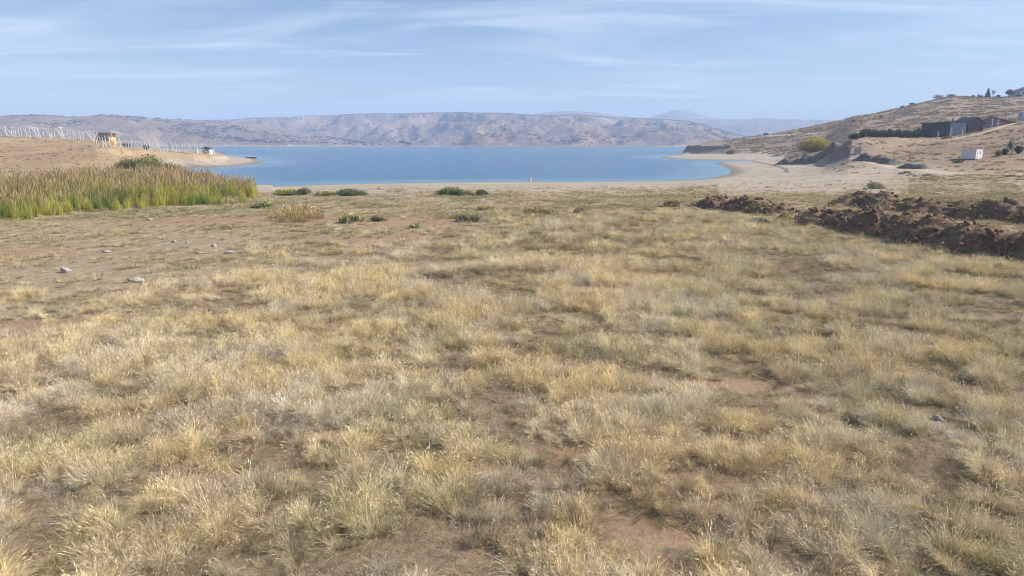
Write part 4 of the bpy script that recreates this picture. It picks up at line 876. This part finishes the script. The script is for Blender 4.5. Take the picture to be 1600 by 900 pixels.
# hedge of young cypresses and shrubs on the near hill top
g = random.Random(21)
first = None; hp = list(np.arange(1344, 1447, 3.9))
for i, px in enumerate(hp):
    dd = np.interp(px, [1344, 1400, 1447], [172, 188, 205]); hh = np.interp(px, [1344, 1400, 1447], [2.3, 2.5, 3.1])*g.uniform(.85, 1.12)
    if i < 4: hsh = shrub('hedge_shrub', 'bushy young evergreen in the dark green hedge row on the near hilltop', 'hedge shrub', px, dd, 1.35, 2.4, DG1, (.15,.19,.08), 900, .12, 200+i, 'evergreens in the hilltop hedge row', .8); protos_ = (first or [])+[hsh]; first = protos_
    else:
        c_ = copy_tree(first[i % 4]); c_.location = at(px, dd, -.05); c_.rotation_euler = (0, 0, g.uniform(0, 6)); c_.scale = (1, 1, hh/2.4)
shrub('bush', 'rounded green bush at the left end of the hedge row above the dark mound', 'bush', 1335, 169, 3.2, 2.0, DG1, (.16,.19,.08), 1500, .12, 230)
shrub('bush', 'reddish-brown bush in the gap between the rounded bush and the hedge row', 'bush', 1348, 173, 1.6, 1.7, (.12,.08,.04), (.28,.19,.09), 600, .1, 231)
# autumn willow shrubs by the beach
shrub('willow_shrub', 'largest golden yellow-green willow shrub, dome shaped, left of the dark mound', 'shrub', 1273, 232, 15, 5.9, (.36,.31,.07), (.66,.55,.10), 9000, .22, 240, None, .6, 8)
shrub('willow_shrub', 'small golden-brown shrub on the sand below the peninsula cliff', 'shrub', 1143, 362, 6.4, 2.9, (.30,.25,.08), (.56,.44,.12), 2500, .26, 241, None, .4, 4)
# hilltop above: trees, house
def ridge(px): return 446
shrub('conifer', 'dark pointed conifer standing on the right skyline', 'conifer', 1533, 446, 3.6, 5.6, DG1, (.05,.09,.06), 2600, .3, 250, cone=True)
def tree(label, px, Yd, h, cr, base, top, seed, n=1800, name='tree', bare=False, lw=.27):
    x, y = XY(px, Yd); root = empty(name, (x, y, Hs(x, y)-.1)); tag(root, label, 'tree'); g = random.Random(seed); m = MB(); m.tube([(0,0,-.2),(.05*h*g.uniform(-1,1),0,h*.45),(0,0,h*.9)], [.035*h, .022*h, .006*h], 6)
    for i in range(16 if bare else 7):
        a = g.uniform(0, 6.28); z0 = h*g.uniform(.25, .65); q = cr*g.uniform(.4, .9); m.tube([(0, 0, z0), (cos(a)*q*.5, sin(a)*q*.5, z0+h*.16), (cos(a)*q*.8, sin(a)*q*.8, z0+h*.32)], [.014*h, .009*h, .003*h], 4)
    m.build('trunk', STEM, root)
    lobes = [(cos(a)*cr*.5*g.uniform(.3, 1), sin(a)*cr*.5*g.uniform(.3, 1), h*g.uniform(.45, .78), cr*.55, cr*.55, h*.2) for a in [g.uniform(0, 6.28) for _ in range(8)]]
    V, Q, tone, ht = leaf_cloud(lobes, n, lw, seed); key = (tuple(base), tuple(top))
    if key not in LM: LM[key] = mat_leafy('foliage', .3, base, top)
    ob('crown', np_mesh('crown', V, Q, None, LM[key], False, dict(tone=tone, ht=ht)), root); return root
tree('pale leafless tree just right of the pointed conifer on the skyline', 1541, 446, 5.4, 2.1, (.22,.2,.19), (.30,.28,.26), 251, 260, bare=True, lw=.16)
tree('round dark tree at the left end of the hilltop house', 1566, 446, 4.8, 2.9, DG1, (.06,.08,.05), 252, 2600)
tree('dark tree at the right end of the hilltop house', 1598, 446, 5.6, 3.0, DG1, (.06,.08,.05), 253, 2600)
for i, (px, wd, hh, lb) in enumerate(((1511,2.2,1.5,'leftmost small dark shrub on the skyline near the conifer'),(1519,1.8,2.1,'narrow dark shrub second from the left on the skyline near the conifer'),(1524,2.4,1.6,'small dark shrub touching the left of the skyline conifer'),(1549.5,2.8,2.2,'dark shrub between the bare tree and the round tree on the skyline'),(1544,2.0,1.0,'lowest shrub under the bare tree on the skyline'),
   (1419,5.0,2.2,'dark scrub bush on the skyline where the right hill starts to steepen'),(1404,2.4,1.4,'small scrub bush half way down the skyline of the right hill'),(1458,9,3.4,'hazy purple-grey thicket on the skyline at the shoulder of the right hill'),(1475,8,2.6,'low grey thicket on the skyline right of the purple-grey thicket'),(1580,6,1.6,'low hedge in front of the hilltop house'))):
    gr_ = 'thicket' in lb
    shrub('thicket' if gr_ else 'shrub', lb, 'shrub', px, 447 if px != 1580 else 441, wd, hh, (.13,.11,.11) if gr_ else DG1, (.22,.19,.19) if gr_ else (.08,.10,.06), 900, .22, 260+i)
hs_ = empty('house', at(1580.5, 448, -.2), .05); tag(hs_, 'pale hilltop house with a long dark mono-pitch roof rising to the right', 'house')
MB().poly_prism([(-4.4, 0), (4.2, 0), (4.2, 5.0), (-4.4, 2.2)], -3, 3).build('wall', M['white'], hs_)
MB().poly_prism([(-5.6, 2.1), (5.2, 5.6), (5.2, 6.1), (-5.6, 2.6)], -3.8, 3.8).build('roof', M['darkroof'], hs_)
for a, b in ((-2.6, 1.5), (.2, 2.0), (2.6, 2.4)):
    f_ = MB().box(a, -3.03, b, 1.5, .08, 1.5).build('window', M['brownwall'], hs_); MB().box(a, -3.09, b, 1.2, .05, 1.2).build('pane', M['glass'], f_)
# scrub dots on the far slope of the right hill
for i, (px, dd, wd, hh) in enumerate(((1403, 425, 4, 1.8), (1330, 400, 3, 1.5), (1372, 395, 3.2, 1.4))):
    shrub('shrub', ['dark bush high on the slope under the skyline scrub of the right hill', 'lone dark bush on the slope above the golden willow', 'dark bush on the slope above the hedge row'][i], 'shrub', px, dd, wd, hh, OL1, OL2, 600, .2, 300+i)
# two small vehicles at the end of the pale track
def car(px, Yd, label, body, seed):
    c = empty('parked_car', at(px, Yd, .02), .1); tag(c, label, 'car', 'vehicles at the end of the pale track')
    MB().poly_prism([(-2.1,.35),(2.1,.35),(2.15,.85),(1.25,1.0),(-1.95,1.05),(-2.15,.8)], -.85, .85).build('body', body, c)
    MB().poly_prism([(-1.8,1.04),(1.2,1.0),(.55,1.5),(-1.5,1.52)], -.74, .74).build('cabin_glass', M['glass'], c); MB().poly_prism([(-1.5,1.53),(.55,1.51),(.5,1.57),(-1.45,1.59)], -.74, .74).build('roof', body, c)
    for a in (-1.3, 1.3):
        for b in (-.86, .86):
            t_ = MB().tube([(a, b-.1, .34), (a, b+.1, .34)], .34, 14).build('wheel', M['darkroof'], c)
            MB().tube([(a, b-.12, .34), (a, b+.12, .34)], .18, 10).build('rim', M['conc'], t_)
car(1186, 462, 'white car parked at the end of the pale track on the peninsula', M['white'], 1)
car(1196.5, 458, 'dark blue car beside the white car on the peninsula', M['bluepanel'], 2)
# trees along the far shore
g = random.Random(55)
t0 = tree('dark green grove tree, the tallest on the far shore left of centre', 628, 1330, 13, 7.5, (.035,.06,.035), (.08,.11,.06), 400, 900, lw=.9)
def far(px, s_, sz_, label, Yd=None):
    Yd = Yd or 1290; c = copy_tree(t0); c.location = at(px, Yd, -.3); c.scale = (sz_*s_, sz_*s_, sz_); c.rotation_euler = (0, 0, g.uniform(0, 6)); c['label'] = label; return c
t0.location = at(628, 1330, -.3)
far(637, 1.3, .75, 'broad green tree joined to the right of the tallest far-shore tree'); far(896, 1.5, .55, 'lone dark green tree low on the far shore right of centre'); far(902, 1.2, .4, 'small green tree touching the lone dark tree on the far shore right of centre')
k = 0
for a, b, n_ in ((366, 420, 9), (425, 520, 10), (520, 600, 8)):
    for i in range(n_):
        c = far(a+(b-a)*(i+g.uniform(0, .8))/n_, g.uniform(1, 2), g.uniform(.22, .42), 'small dark tree in the thin tree line along the far shore at the left', 1262+g.uniform(0, 30)); c['group'] = 'thin tree line on the far left shore'
